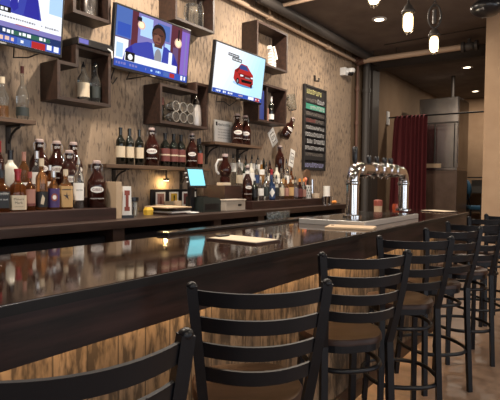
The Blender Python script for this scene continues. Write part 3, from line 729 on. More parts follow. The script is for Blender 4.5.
tag(MB().lathe([(.033, 0), (.037, .04), (.026, .06)], 6, sq=4).build('citrus_tub', M_YELLOW, None, None, (2.80, 2.95, BAR)), 'small yellow tub beside the menu stack', 'tub')
t = thing('glass_jar', 'glass jar with dark lid of straws on the back counter', 'jar', (2.62, 2.93, BAR))
MB().lathe([(.038, 0), (.042, .01), (.042, .10), (.038, .115)], 18).build('jar_glass', M_CLEAR, t, 50)
MB().lathe([(.044, .115), (.044, .145)], 18).build('lid', M_BLACKP, t, 40)
for k in range(5): MB().tube([(.015 * math.cos(k * 1.3), .015 * math.sin(k * 1.3), .008), (.02 * math.cos(k * 1.3 + .3), .02 * math.sin(k * 1.3 + .3), .105)], .005, 6).build('straw', M_IRON if k % 2 else M_PAPER, t, 40)
t = thing('table_card', 'white and red folded card stand right of the tan box', 'card', (2.47, 2.83, BAR), -.35)
MB().prism_y([(-.036, .02), (.036, .02), (.03, .23), (-.03, .23)], -.012, .012).build('card', M_PAPER, t)
MB().box(-.045, .045, -.03, .03, 0, .02).build('base', M_BLACKP, t)
MB().prism_y([(-.02, .05), (.02, .05), (.02, .08), (.011, .08), (.011, .165), (.02, .165), (.02, .2), (-.02, .2), (-.02, .165), (-.011, .165), (-.011, .08), (-.02, .08)], -.0132, -.0125).build('print', M_REDLABEL, t)
tag(MB().box(2.352, 2.40, 2.80, 3.02, BAR, BAR + .262, bev=.003).build('cardboard_box', M_TAN), 'upright narrow tan cardboard box at the left riser end', 'box')
# cups past the right riser
t = thing('cup_stack', 'tall stack of white paper cups past the right riser', 'cups', (5.79, 2.86, BAR))
for k in range(5): MB().lathe([(.034, k * .03), (.044, .11 + k * .03), (.04, .11 + k * .03), (.031, k * .03 + .005)], 18).build('cup', M_PAPER, t, 40)
t = thing('cup_stack', 'short wide stack of beige paper cups beside the tall stack', 'cups', (5.66, 2.95, BAR))
for k in range(2): MB().lathe([(.038, k * .025), (.05, .11 + k * .025), (.046, .11 + k * .025), (.035, k * .025 + .005)], 18).build('cup', mat('beige_paper', (.6, .48, .36), .7), t, 40)
tag(MB().lathe([(.03, 0), (.036, .09), (.032, .09), (.027, .006)], 16).build('paper_cup', M_PAPER, None, 40, (5.93, 2.88, BAR)), 'single white paper cup right of the tall stack', 'cup')
for k, (x, lab) in enumerate(((5.45, 'chrome mixing tin left of two at the counter end'), (5.56, 'chrome mixing tin right of two at the counter end'))):
    tag(MB().lathe([(.032, 0), (.043, .105), (.04, .105), (.03, .006)], 18).build('mixing_tin', M_CHROME, None, 40, (x, 2.715, BAR)), lab, 'tin', 'mixing tins')
t = thing('garnish_tray', 'small tray of orange wedges past the mixing tins', 'tray', (5.76, 2.76, BAR))
MB().box(-.11, .11, -.05, .05, 0, .012, bev=.003).build('tray', M_STEEL, t)
for k in range(5): MB().ball((-.085 + k * .042, (-1) ** k * .015, .03), (.025, .022, .018), None, 10, 7).build('orange_wedge', M_ORANGE, t, 60)

# ------------------------------------------------------------------ box shelves
def box_shelf(label, poly, y0=3.14, th=.024, div=None):
    """open box frame following a rectilinear outline (x, z), counter-clockwise"""
    x0 = min(p[0] for p in poly); z0 = min(p[1] for p in poly)
    t = thing('box_shelf', label, 'shelf', (x0, WALL - .002, z0))
    n = len(poly); mb = MB(); dep = WALL - .002 - y0
    inner = []
    for i in range(n):
        p, a, b = poly[i], poly[i - 1], poly[(i + 1) % n]
        d1 = Vector((p[0] - a[0], p[1] - a[1])).normalized(); d2 = Vector((b[0] - p[0], b[1] - p[1])).normalized()
        inner.append((p[0] + (-d1.y - d2.y) * th, p[1] + (d1.x + d2.x) * th))
    names = []
    for i in range(n):
        j = (i + 1) % n
        q = [poly[i], poly[j], inner[j], inner[i]]
        horiz = abs(poly[i][1] - poly[j][1]) < 1e-6
        MB().prism_y([(x - x0, z - z0) for x, z in q], -dep, 0).build('horizontal_board' if horiz else 'side_board', M_SHELFWOOD, t)
    for (x, za, zb) in (div or []): MB().box(x - x0 - .011, x - x0 + .011, -dep + .01, 0, za - z0, zb - z0).build('divider', M_SHELFWOOD, t)
    return t
box_shelf('stepped dark wood wall box under the cable box between two televisions', [(2.115, 1.97), (2.583, 1.97), (2.583, 2.385), (2.265, 2.385), (2.265, 2.245), (2.115, 2.245)])
box_shelf('dark wood wall box at the top left holding a metal canister', [(2.245, 2.61), (2.583, 2.61), (2.583, 3.05), (2.245, 3.05)])
box_shelf('stepped dark wood wall box of upturned glasses below the middle television', [(3.115, 1.905), (3.765, 1.905), (3.765, 2.335), (3.578, 2.335), (3.578, 2.25), (3.115, 2.25)])
box_shelf('dark wood wall box at top centre holding a glass pitcher', [(3.30, 2.845), (3.85, 2.845), (3.85, 3.25), (3.30, 3.25)])
box_shelf('dark wood wall box above the car television with striped stack', [(4.59, 2.72), (5.245, 2.72), (5.245, 3.185), (4.59, 3.185)])
box_shelf('dark wood wall box behind and below the car television', [(4.63, 2.08), (5.235, 2.08), (5.235, 2.52), (4.63, 2.52)], div=[(4.82, 2.11, 2.49)])
# contents
t = thing('cable_box', 'black cable box with blue lights on top of the stepped wall box', 'cable box', (2.43, 3.24, 2.386))
MB().box(-.16, .142, -.12, .08, 0, .055, bev=.006).build('case', M_BLACKP, t)
mb = MB().box(-.15, -.07, -.122, -.119, .012, .045).build('display', mat('indigo_led', (.02, .02, .1), .3, emit=(.2, .2, .8), estr=.5), t)
MB().tube([(.11, -.118, .02), (.12, -.15, .0), (.125, -.15, -.05)], .006, 6).build('cable', M_WHITE, t, 40)
DGp = 'decanters in the stepped wall box'
b = bottle('decanter', 'decanter', 'round shouldered bottle with two cream labels in stepped wall box', (2.405, 3.24, 2.0), .045, .30, 'liquor', M_CLEAR, M_CREAM, (.10, .46), 'pour', None, DGp)
b = bottle('decanter', 'decanter', 'pear shaped clear bottle right of two in stepped wall box', (2.515, 3.24, 2.0), .042, .31, 'growler', M_CLEAR, M_GREYLID, (.12, .4), 'pour', None, DGp)
tag(MB().lathe([(.07, 0), (.072, .01), (.072, .27), (.06, .3)], 20).build('metal_canister', M_STEEL, None, 40, (2.45, 3.24, 2.64)), 'shiny metal canister inside the top left wall box', 'canister')
bottle('liquor_bottle', 'bottle', 'thin dark bottle at the left inside the box of glasses', (3.215, 3.23, 1.935), .026, .29, 'tall', M_WINE, M_MAROONLABEL, (.5, .72), 'foil', M_MAROONLABEL)
k = 0
names_row = ('lower', 'upper'); names_col = ('left', 'middle', 'right')
gp = None
for r_ in range(2):
    for c_ in range(3):
        lab = '%s %s glass goblet of the pile lying in the wall box' % (names_row[r_], names_col[c_])
        loc = (3.335 + c_ * .098, 3.16, 1.986 + r_ * .094)
        if gp is None:
            gp = thing('glass_goblet', lab, 'glass', loc, 0, 'goblets piled in the wall box')
            mb = MB().lathe([(.047, 0), (.047, .004), (.042, .07), (.03, .10), (.005, .115), (.005, .15), (.035, .158)], 18)
            o = mb.build('glass_bowl', mat('thick_clear_glass', (.62, .6, .57), .05, spec=.8, trans=.93, ior=1.45), gp, 50); o.rotation_euler = (-PI / 2, 0, 0)
            ring = MB().lathe([(.043, -.002), (.0475, -.002), (.0475, .004), (.043, .004), (.043, -.002)], 20, cap=False).build('rim', M_SILVER, gp, 40); ring.rotation_euler = (-PI / 2, 0, 0)
        else: dup(gp, lab, loc, 0, 'goblets piled in the wall box')
t = thing('cocktail_shaker', 'pale metal shaker at the right inside the box of glasses', 'shaker', (3.672, 3.22, 1.935))
MB().lathe([(.05, 0), (.055, .02), (.05, .15), (.04, .2)], 18).build('shaker_body', mat('etched_steel', (.45, .42, .4), .35, .5), t, 40)
MB().lathe([(.042, .2), (.03, .25), (.015, .265), (.015, .295)], 18).build('shaker_lid', M_CHROME, t, 40)
t = thing('glass_pitcher', 'clear glass pitcher in the top centre wall box', 'pitcher', (3.62, 3.23, 2.875))
MB().lathe([(.06, 0), (.065, .02), (.06, .13), (.055, .17), (.062, .2)], 20).build('pitcher_body', M_CLEAR, t, 50)
MB().tube([(-.055, 0, .17), (-.1, 0, .16), (-.105, 0, .08), (-.062, 0, .04)], .007, 8).build('handle', M_CLEAR, t, 40)
tag(MB().lathe([(.03, 0), (.032, .01), (.03, .2), (.016, .24), (.016, .27)], 16).build('glass_carafe', M_CLEAR, None, 50, (3.745, 3.23, 2.875)), 'slim clear carafe right of the pitcher in the top box', 'carafe')
t = thing('tile_stack', 'stack of white striped tiles in the upper right wall box', 'stack', (4.99, 3.20, 2.75))
for k in range(6): MB().box(-.045, .045, -.03, .03, k * .034, k * .034 + .028, bev=.003).build('tile', M_PAPER, t)
for k in range(5): MB().box(-.044, .044, -.029, .029, k * .034 + .028, (k + 1) * .034).build('spacer', M_REDLABEL, t)
o = MB().box(-.012, .012, -.012, .012, 0, .15).build('stick', M_PAPER, t, loc=(.03, -.045, .09)); o.rotation_euler = (0, -.5, 0)
o = MB().box(-.07, -.035, -.02, .02, .204, .235).build('tile', M_PAPER, t); MB().box(-.07, -.035, -.02, .02, .198, .204).build('spacer', M_PAPER, t)
b = bottle('liquor_bottle', 'bottle', 'bottle with white collar inside the box behind the car television', (5.0, 3.21, 2.11), .034, .30, 'tall', M_WINE, M_PAPER, (.1, .3), 'foil', M_PAPER)
tag(MB().box(4.86, 4.92, 3.19, 3.25, 2.11, 2.26, bev=.004).build('spirit_carton', M_PINKLABEL), 'small brown pink carton inside the box behind the television', 'carton')
tag(MB().box(4.68, 4.79, 3.17, 3.19, 2.11, 2.44, bev=.004).build('blue_slab', mat('plain_blue', (.03, .05, .22), .35)), 'blue folder standing at the left inside the lower right box', 'slab')  # plain upright blue slab left of the divider

# ------------------------------------------------------------------ wall oddments
t = thing('chalk_menu', 'tall black chalkboard menu hanging on the board wall', 'menu board', (6.02, 3.335, 1.585))
MB().box(0, .625, -.012, .012, 0, 1.145).build('board', M_SLATE, t)
MB().box(-.02, .02, -.02, .012, -.01, 1.155).box(.605, .645, -.02, .012, -.01, 1.155).box(0, .625, -.02, .012, 1.13, 1.155).box(0, .625, -.02, .012, -.01, .012).build('frame', M_SLATE, t)
rr = random.Random(31)
rows = [(1.04, .075, M_YELCHALK, .05, .5), (.935, .045, M_DIMCHALK, .04, .35), (.93, .06, M_CHALK, .37, .58), (.75, .045, M_DIMCHALK, .04, .56), (.655, .05, M_REDCHALK, .04, .3), (.655, .045, M_DIMCHALK, .32, .56), (.56, .045, M_CHALK, .04, .56), (.46, .055, M_CHALK, .03, .56), (.365, .055, M_CHALK, .08, .20), (.365, .06, M_CHALK, .28, .57), (.275, .05, M_CHALK, .03, .56), (.19, .042, M_DIMCHALK, .04, .55), (.03, .065, M_BLUECHALK, .03, .57)]
for z, h_, m, xa, xb in rows + [(.84, .05, M_CHALK, .16, .58)]:
    mb = MB(); scribble(mb, xa, xb, -.0145, z, h_, m, rr, 0.); mb.build('chalk_line', m, t)
MB().box(.025, .60, -.0135, -.0125, .825, .905).build('teal_band', M_TEAL, t)
for z in (.915, .815, .72, .63, .535, .44, .345, .255, .12): MB().box(.02, .605, -.022, -.012, z, z + .012).build('slat', M_BLACKP, t)
tag(MB().tube([(6.32, 3.345, 2.90), (6.32, 3.33, 2.90), (6.32, 3.33, 2.83), (6.32, 3.27, 2.82), (6.32, 3.27, 2.86)], .014, 8).build('wall_hook', M_IRON, None, 40), 'black iron hook on the wall above the chalkboard', 'hook')
def sticker(label, x, z, w, h, rot, m=M_PAPER):
    t = thing('wall_sticker', label, 'sticker', (x, 3.347, z)); t.rotation_euler = (0, rot, 0)
    MB().box(-w / 2, w / 2, -.003, .001, -h / 2, h / 2).build('paper', m, t)
    mb = MB(); mb.poly([(-w * .32, -h * .3), (w * .32, -h * .3), (w * .32, h * .3), (-w * .32, h * .3)], -.004, M_DIMCHALK); mb.poly([(-w * .27, -h * .24), (w * .27, -h * .24), (w * .27, h * .24), (-w * .27, h * .24)], -.0045, m); scribble(mb, -w * .2, w * .2, -.005, -h * .1, h * .2, M_IRON, random.Random(5)); mb.build('print', None, t)
sticker('tilted white paper sticker left of the tilted wall jug', 5.26, 1.955, .145, .21, -.62)
sticker('white paper sticker just left of the chalkboard bottom', 5.73, 1.72, .12, .23, .25)
t = growler('brown jug hung tilted on the wall left of chalkboard', (5.40, 3.27, 1.965), .062, .30, rz=-.4, group='jugs mounted on the wall', oval=True)
t.rotation_euler = (0, .55, -.3)
MB().tube([(0, .06, .2), (0, .085, .22)], .008, 6).build('wall_peg', M_IRON, t)
t = thing('glass_mug', 'clear glass mug hung tilted on the wall above the jug', 'mug', (5.60, 3.27, 2.33)); t.rotation_euler = (0, -.3, 0)
MB().lathe([(.05, 0), (.055, .01), (.06, .2), (.055, .2), (.05, .02)], 18).build('mug_body', M_CLEAR, t, 50)
MB().tube([(-.055, 0, .17), (-.1, 0, .16), (-.1, 0, .07), (-.055, 0, .04)], .009, 8).build('handle', M_CLEAR, t, 40)
MB().lathe([(.05, -.004), (.053, .015)], 18).build('base', M_CHROME, t, 40)
MB().tube([(-.10, .08, .15), (-.10, 0, .15), (-.11, -.01, .17)], .006, 8).build('wall_peg', M_IRON, t)
t = thing('jug_ledge', 'tiny dark wall ledge carrying the brown jug above the pourer bottles', 'ledge', (5.27, WALL - .002, 1.53))
MB().box(-.09, .09, -.17, 0, -.025, 0).build('board', M_RISER, t)
growler('brown jug on the tiny wall ledge above the pourer bottles', (5.27, 3.25, 1.53), .058, .325, rz=-.9, group='jugs mounted on the wall', oval=False)

# puck light under the long shelf
t = thing('puck_light', 'small glowing lamp under the long wine shelf', 'lamp', (3.345, 3.29, 1.425))
MB().cyl(0, 0, 0, .075, .008, 8).build('stem', M_IRON, t)
MB().lathe([(.028, -.018), (.03, 0)], 16).build('housing', M_IRON, t, 40)
MB().lathe([(.022, -.022), (.022, -.018)], 14).build('lens', mat('warm_lens', (1, .8, .5), .5, emit=(1, .7, .35), estr=12), t, 40)

# ------------------------------------------------------------------ televisions
def em(name, col, s=1.): return mat('screen_' + name, (0, 0, 0), .3, spec=.1, emit=col, estr=s * 1.2)
E_ = dict(white=em('white', (.86, .88, .93)), lav=em('lavender', (.20, .18, .45)), blue=em('blue', (.03, .08, .42)), suit=em('suit_blue', (.035, .05, .36)), dsuit=em('suit_shadow', (.02, .02, .3)),
          navy=em('navy', (.012, .03, .12)), maroon=em('maroon', (.10, .02, .035)), plum=em('plum', (.12, .06, .16)), skin=em('skin', (.085, .03, .02)), skin2=em('skin_light', (.19, .075, .05)), skin3=em('pale_skin', (.72, .42, .38)), hair=em('hair', (.008, .006, .008)),
          glow=em('glow', (1., .72, .38), 1.5), sky=em('panel_blue', (.07, .14, .42)), pale=em('pale_blue', (.42, .62, .92)), cyan=em('cyan_white', (.55, .88, .98)), black=em('black', (.004, .004, .006)), red=em('red', (.42, .022, .02)), dred=em('dark_red', (.16, .012, .012)), grey=em('grey', (.25, .25, .28)), glass=em('car_glass', (.03, .06, .22)), green=em('green', (.03, .12, .08)), shadow=em('car_shadow', (.10, .3, .55)), peach=em('peach', (.75, .5, .4)), violet=em('violet', (.22, .12, .5)))
def ell(cx, cy, rx, ry, n=18, a0=0, a1=2 * PI): return [(cx + rx * math.cos(a0 + (a1 - a0) * k / n), cy + ry * math.sin(a0 + (a1 - a0) * k / n)) for k in range(n + (0 if a1 - a0 > 6.2 else 1))]
def rc(x0, y0, x1, y1): return [(x0, y0), (x1, y0), (x1, y1), (x0, y1)]
def dashes(x0, x1, y0, y1, seed, dens=.8):
    r = random.Random(seed); out = []; x = x0; h = y1 - y0
    while x < x1:
        w = r.uniform(.3, .7) * h
        if r.random() < dens: out.append(rc(x, y0 + r.uniform(0, .15) * h, min(x + w, x1), y1 - r.uniform(0, .15) * h))
        x += w + .22 * h
    return out
def television(label, cx, cy, cz, w, h, tilt, layers, cables):
    t = thing('television', label, 'television', (cx, cy, cz)); t.rotation_euler = (tilt, 0, 0)
    MB().box(-w / 2, w / 2, 0, .035, -h / 2, h / 2, bev=.005).box(-w * .32, w * .32, .03, .06, -h * .3, h * .3).build('case', M_BLACKP, t)
    bz = .016; sw, sh = w - 2 * bz, h - 2 * bz - .006
    z0 = -h / 2 + bz + .006
    mb = MB()
    for k, (pts, m) in enumerate(layers):
        mb.poly([((x - .5) * sw, z0 + y * sh) for x, y in pts], -.001 - .00012 * k, m)
    mb.build('screen', None, t)
    MB().box(-.06, .06, .06, WALL - cy - .03, -.08, .08).build('wall_mount', M_IRON, t)
    MB().box(-.03, .03, -.004, 0, -h / 2 + .006, -h / 2 + .014).build('logo_plate', M_SILVER, t)
    for pts in cables: MB().tube(pts, .005, 6).build('cable', M_BLACKP, t, 40)
    return t
e = E_
L2 = [(rc(0, 0, 1, 1), e['plum']), (rc(0, .5, .2, 1), e['sky']), (rc(.02, .52, .18, .74), e['blue']), (rc(0, .12, .16, .48), e['white']), (rc(.02, .16, .1, .4), e['pale']), (rc(.19, .1, .27, 1), e['maroon']), (rc(.27, .3, .72, 1), e['lav']),
      (rc(.30, .62, .46, .96), e['pale']), (rc(.52, .66, .70, .94), e['sky']), (rc(.64, .35, .72, .62), e['pale']), (rc(.72, .1, .88, 1), e['maroon']), (rc(.76, .15, .84, .6), e['plum']), (rc(.88, .05, 1, .95), e['violet']), (rc(.94, .05, .96, .9), e['lav']),
      (ell(.31, .80, .05, .075), e['peach']), (ell(.31, .80, .03, .048), e['glow']), (rc(.25, .86, .31, .93), e['hair']), (ell(.83, .70, .055, .09), e['peach']), (ell(.83, .70, .035, .06), e['glow']), (rc(.82, .74, .84, .95), e['hair']),
      ([(.10, .12), (.13, .32), (.24, .46), (.40, .55), (.66, .55), (.78, .46), (.84, .3), (.86, .12)], e['suit']), ([(.10, .12), (.13, .32), (.2, .40), (.26, .12)], e['dsuit']), ([(.74, .12), (.79, .42), (.84, .3), (.86, .12)], e['dsuit']),
      ([(.46, .55), (.62, .55), (.60, .2), (.52, .2)], e['pale']), (ell(.55, .32, .05, .16), e['grey']), (rc(.49, .5, .60, .62), e['skin']), (ell(.545, .735, .098, .185), e['hair']), (ell(.545, .685, .09, .165), e['skin']), (ell(.525, .64, .055, .09), e['skin2']),
      (rc(.47, .72, .515, .735), e['hair']), (rc(.55, .72, .6, .735), e['hair']), (rc(.50, .575, .58, .595), e['maroon']), (ell(.545, .655, .016, .03), e['skin']),
      (rc(.70, .22, .75, .48), e['white']), (rc(0, 0, 1, .125), e['blue']), (rc(.12, .125, .83, .26), e['white']), (rc(.13, .13, .245, .285), e['black']), (ell(.19, .20, .03, .05), e['white'])]
L2 += [(p, e['lav']) for p in dashes(.02, .4, .04, .085, 3)] + [(p, e['pale']) for p in dashes(.46, .6, .04, .085, 5)] + [(rc(.64, .02, .72, .10), e['sky']), (rc(.73, .02, .8, .10), e['red'])] + [(p, e['white']) for p in dashes(.84, .97, .02, .11, 8)]
television('middle television showing a man in blue suit at a desk', 3.022, 3.115, 2.528, .868, .497, math.radians(5.6), L2, [[(-.38, .03, -.24), (-.37, .08, -.34), (-.33, .1, -.36), (-.29, .1, -.3)], [(-.22, .03, -.24), (-.2, .09, -.3), (-.1, .1, -.27), (0, .08, -.24)]])
L1 = [(rc(0, 0, 1, 1), e['white']), (rc(.88, .55, 1, 1), e['pale']), ([(.3, .4), (.34, .72), (.45, .84), (.70, .84), (.78, .70), (.82, .38)], e['suit']), ([(.66, .4), (.70, .8), (.72, .82), (.78, .70), (.80, .4)], e['dsuit']), ([(.52, .86), (.64, .86), (.61, .5), (.56, .5)], e['white']), ([(.57, .8), (.60, .8), (.62, .5), (.585, .44), (.55, .5)], e['dsuit']), (ell(.585, .95, .075, .14), e['skin3']), (rc(.55, .85, .62, .875), e['red']),
      (rc(0, .27, 1, .41), e['white']), (rc(.42, .40, .56, .475), e['black']), (rc(0, .2, 1, .27), e['lav']), (rc(.6, .265, .8, .275), e['red']), (rc(0, .1, 1, .2), e['navy']), (rc(.55, .12, .9, .18), e['green']), (rc(0, 0, 1, .1), e['blue']), (rc(.62, .0, .73, .095), e['sky']), (rc(.74, .0, .86, .095), e['red'])]
L1 += [(p, e['grey']) for p in dashes(.4, .97, .325, .352, 4, .9)] + [(p, e['white']) for p in dashes(.44, .54, .415, .46, 6)] + [(p, e['white']) for p in dashes(.5, .9, .125, .175, 7, .45)] + [(p, e['peach']) for p in dashes(.4, .6, .02, .08, 9)] + [(p, e['white']) for p in dashes(.645, .715, .025, .07, 10)] + [(p, e['white']) for p in dashes(.87, .99, .01, .1, 11)]
television('left television cut by the photo corner, showing suit and tie', 1.716, 3.115, 2.506, .868, .497, math.radians(5.6), L1, [[(.1, .03, -.24), (.14, .1, -.3), (.24, .1, -.28), (.3, .06, -.24)]])
L3 = [(rc(0, 0, 1, 1), e['white'])]
for k in range(9): L3.append(([(.35 + .07 * k, 1), (1, 1), (1, .08), (.0 + .09 * k, .08)], em('sky%d' % k, (.86 - .045 * k, .9 - .012 * k, .94 + .003 * k))))
L3 += [(ell(.58, .30, .22, .05), e['pale']), (ell(.61, .28, .17, .035), e['shadow']),
       ([(.37, .38), (.38, .56), (.44, .62), (.50, .73), (.62, .72), (.70, .62), (.765, .55), (.78, .36), (.74, .28), (.52, .29), (.42, .31)], e['red']),
       ([(.45, .61), (.50, .71), (.61, .70), (.665, .61)], e['glass']), ([(.385, .55), (.44, .61), (.485, .71), (.47, .6), (.43, .52)], e['dred']), ([(.45, .52), (.7, .52), (.765, .5), (.77, .44), (.5, .44)], e['dred']), ([(.52, .4), (.75, .41), (.74, .35), (.54, .34)], e['black']),
       (rc(.60, .445, .70, .475), e['grey']), ([(.50, .46), (.56, .47), (.56, .5), (.50, .5)], e['white']), ([(.72, .47), (.765, .47), (.765, .505), (.72, .5)], e['white']), (ell(.455, .345, .032, .065), e['black']), (ell(.455, .345, .016, .035), e['grey']), (ell(.745, .31, .02, .045), e['black']),
       (rc(.23, .815, .44, .875), e['black']), (rc(.245, .835, .425, .857), e['white']), (rc(.31, .74, .50, .81), e['black']), (rc(.325, .76, .485, .79), e['white']), (rc(0, 0, 1, .085), e['blue'])]
L3 += [(p, e['black']) for p in dashes(.25, .42, .838, .854, 2)] + [(p, e['black']) for p in dashes(.33, .48, .765, .785, 3)] + [(p, e['white']) for p in dashes(.02, .4, .02, .065, 2, .6)] + [(p, e['peach']) for p in dashes(.5, .58, .03, .06, 3)] + [(rc(.7, .01, .82, .075), e['white']), (rc(.85, .0, .95, .08), e['red'])] + [(p, e['white']) for p in dashes(.86, .95, .02, .06, 5)]
television('right television showing a red car on a pale blue background', 4.172, 3.06, 2.50, .876, .506, math.radians(6.8), L3, [[(-.3, .03, -.25), (-.22, .1, -.31), (-.1, .1, -.29), (.0, .1, -.32), (.1, .08, -.25)]])

# ------------------------------------------------------------------ on the bar
t = thing('drip_tray', 'wide steel drip tray under the tap tower', 'tray', (2.885, 1.165, BAR))
MB().box(0, 1.09, 0, .46, 0, .034, bev=.004).build('tray_body', M_TRAY, t)
MB().box(.025, 1.065, .025, .435, .034, .0365).build('grate', mat('dark_grate', (.09, .085, .08), .16, .9), t)
t = thing('beer_tap_tower', 'chrome arch beer tower with black handled taps', 'beer tower', (3.21, 1.39, BAR + .0365))
Lx = 1.08; ht = .335; R_ = .043; rad = .085
arc = [(0, 0, 0), (0, 0, ht - rad)]
arc += [(rad - rad * math.cos(a), 0, ht - rad + rad * math.sin(a)) for a in [PI / 2 * k / 7 for k in range(1, 8)]]
arc += [(Lx - rad + rad * math.sin(a), 0, ht - rad + rad * math.cos(a)) for a in [PI / 2 * k / 7 for k in range(0, 8)]]
arc += [(Lx, 0, 0)]
MB().tube(arc, R_, 20).build('arch_tube', M_CHROME, t, 60)
for x in (0, Lx):
    MB().lathe([(.065, 0), (.065, .012), (.05, .02)], 20, (x, 0, 0)).build('base_flange', M_CHROME, t, 40)
    MB().lathe([(.047, 0), (.05, .008), (.05, .02), (.047, .028)], 20, (x, 0, ht - rad - .03)).build('collar', M_CHROME, t, 40)
for k, x in enumerate((.10, .36, .52, .69, .83)):
    mb = MB()
    z = ht if k else ht - .01
    mb.ball((x, .0, z), (.062, .06, .056)); mb.tube([(x, .02, z), (x, .05, z - .025), (x, .058, z - .045), (x, .06, z - .065)], [.026, .02, .016, .013], 10)
    f = mb.build('faucet', M_CHROME, t, 50)
    MB().lathe([(.011, .0), (.013, .03), (.019, .05), (.021, .075 if k else .135), (.014, .085 if k else .145)], 12, (x, .03, z + .02)).build('tap_handle', M_BLACKP, t, 40)
MB().tube([(.09, .02, 0), (.09, .02, ht - .06)], .012, 10).build('drain_tube', M_CHROME, t, 40)
def bar_menu(label, x, y, w, l, rz):
    t = thing('bar_menu', label, 'menu', (x, y, BAR), rz, 'menus lying on the bar')
    MB().box(-w / 2, w / 2, -l / 2, l / 2, 0, .008).build('backing', M_RISER, t)
    MB().box(-w / 2 + .008, w / 2 - .008, -l / 2 + .008, l / 2 - .008, .008, .0105).build('paper', M_CREAM, t)
    MB().box(-.035, .035, l / 2 - .035, l / 2 - .008, .0105, .018).build('clip', M_IRON, t)
bar_menu('cream menu on dark board lying on the bar left of drip tray', 1.86, 1.34, .18, .29, -.05)
t = thing('bar_menu', 'tan wooden menu plank lying just left of the drip tray corner', 'menu', (2.79, 1.215, BAR), .25, 'menus lying on the bar')
MB().box(-.09, .09, -.14, .14, 0, .012, bev=.003).build('backing', M_TAN, t)
MB().lathe([(.01, .012), (.01, .016)], 10, (0, .11, 0)).build('clip', M_STEEL, t)
bar_menu('pale menu lying at the far end of the bar', 5.03, 1.28, .20, .28, -.4)
t = thing('cup_of_straws', 'tan cup with red rim at the far side of the drip tray', 'cup', (4.40, 1.655, BAR))
MB().lathe([(.034, 0), (.038, .07), (.035, .07), (.03, .006)], 16).build('cup_body', M_TAN, t, 40)
MB().lathe([(.039, .065), (.04, .115), (.02, .12)], 16).build('red_lid', M_REDLABEL, t, 40)
t = thing('candle_holder', 'small red glass candle holder beside the right tower leg', 'candle holder', (4.72, 1.60, BAR))
MB().lathe([(.03, 0), (.036, .04), (.03, .075)], 16).build('glass_cup', mat('red_glass', (.4, .07, .03), .1, trans=.3), t, 50)
MB().lathe([(.016, .005), (.016, .045)], 12).build('candle', M_CREAM, t, 40)
gl = None
for k in range(5):
    lab = ('leftmost', 'second', 'middle', 'fourth', 'rightmost')[k] + ' of five small glasses on the rubber bar mat'
    loc = (2.76 + k * .055, 1.775, BAR + .016)
    if gl is None:
        gl = thing('shot_glass', lab, 'glass', loc, 0, 'shot glasses on the bar mat')
        MB().lathe([(.018, 0), (.024, .055), (.021, .055), (.016, .008)], 14).build('glass_body', M_CLEAR, gl, 50)
    else: dup(gl, lab, loc, 0, 'shot glasses on the bar mat')
mb = MB(); vs = []; fs = []; nn = 9; rr = random.Random(21)
for i in range(nn):
    for j in range(6):
        vs.append((1.10 + i * .055, 2.585 + j * .04, BAR + .002 + .035 * abs(math.sin(i * 1.1 + j * .5)) * (1 if 0 < j < 5 else .2)))
for i in range(nn - 1):
    for j in range(5):
        q = i * 6 + j; fs.append((q, q + 6, q + 7, q + 1))
t = thing('sink_unit', 'low steel sink unit behind the bar at the left', 'sink', (1.15, 1.98, 0))
MB().box(-.9, .5, 0, .38, 0, .98, bev=.004).build('body', M_STEEL, t)
MB().box(-.9, .5, 0, .38, .98, .995).build('rim', M_STEEL, t)
vs = [(1.0 + (x - 1.1) * .9, 2.06 + (y - 2.585), z - BAR + .996 + .02) for x, y, z in vs]
o = MB().faces(vs, fs).build('bar_towel', M_BLUECLOTH, None, 60); sm = o.modifiers.new('thickness', 'SOLIDIFY'); sm.thickness = .012
tag(o, 'crumpled pale blue towel behind the bar at the left edge', 'towel')

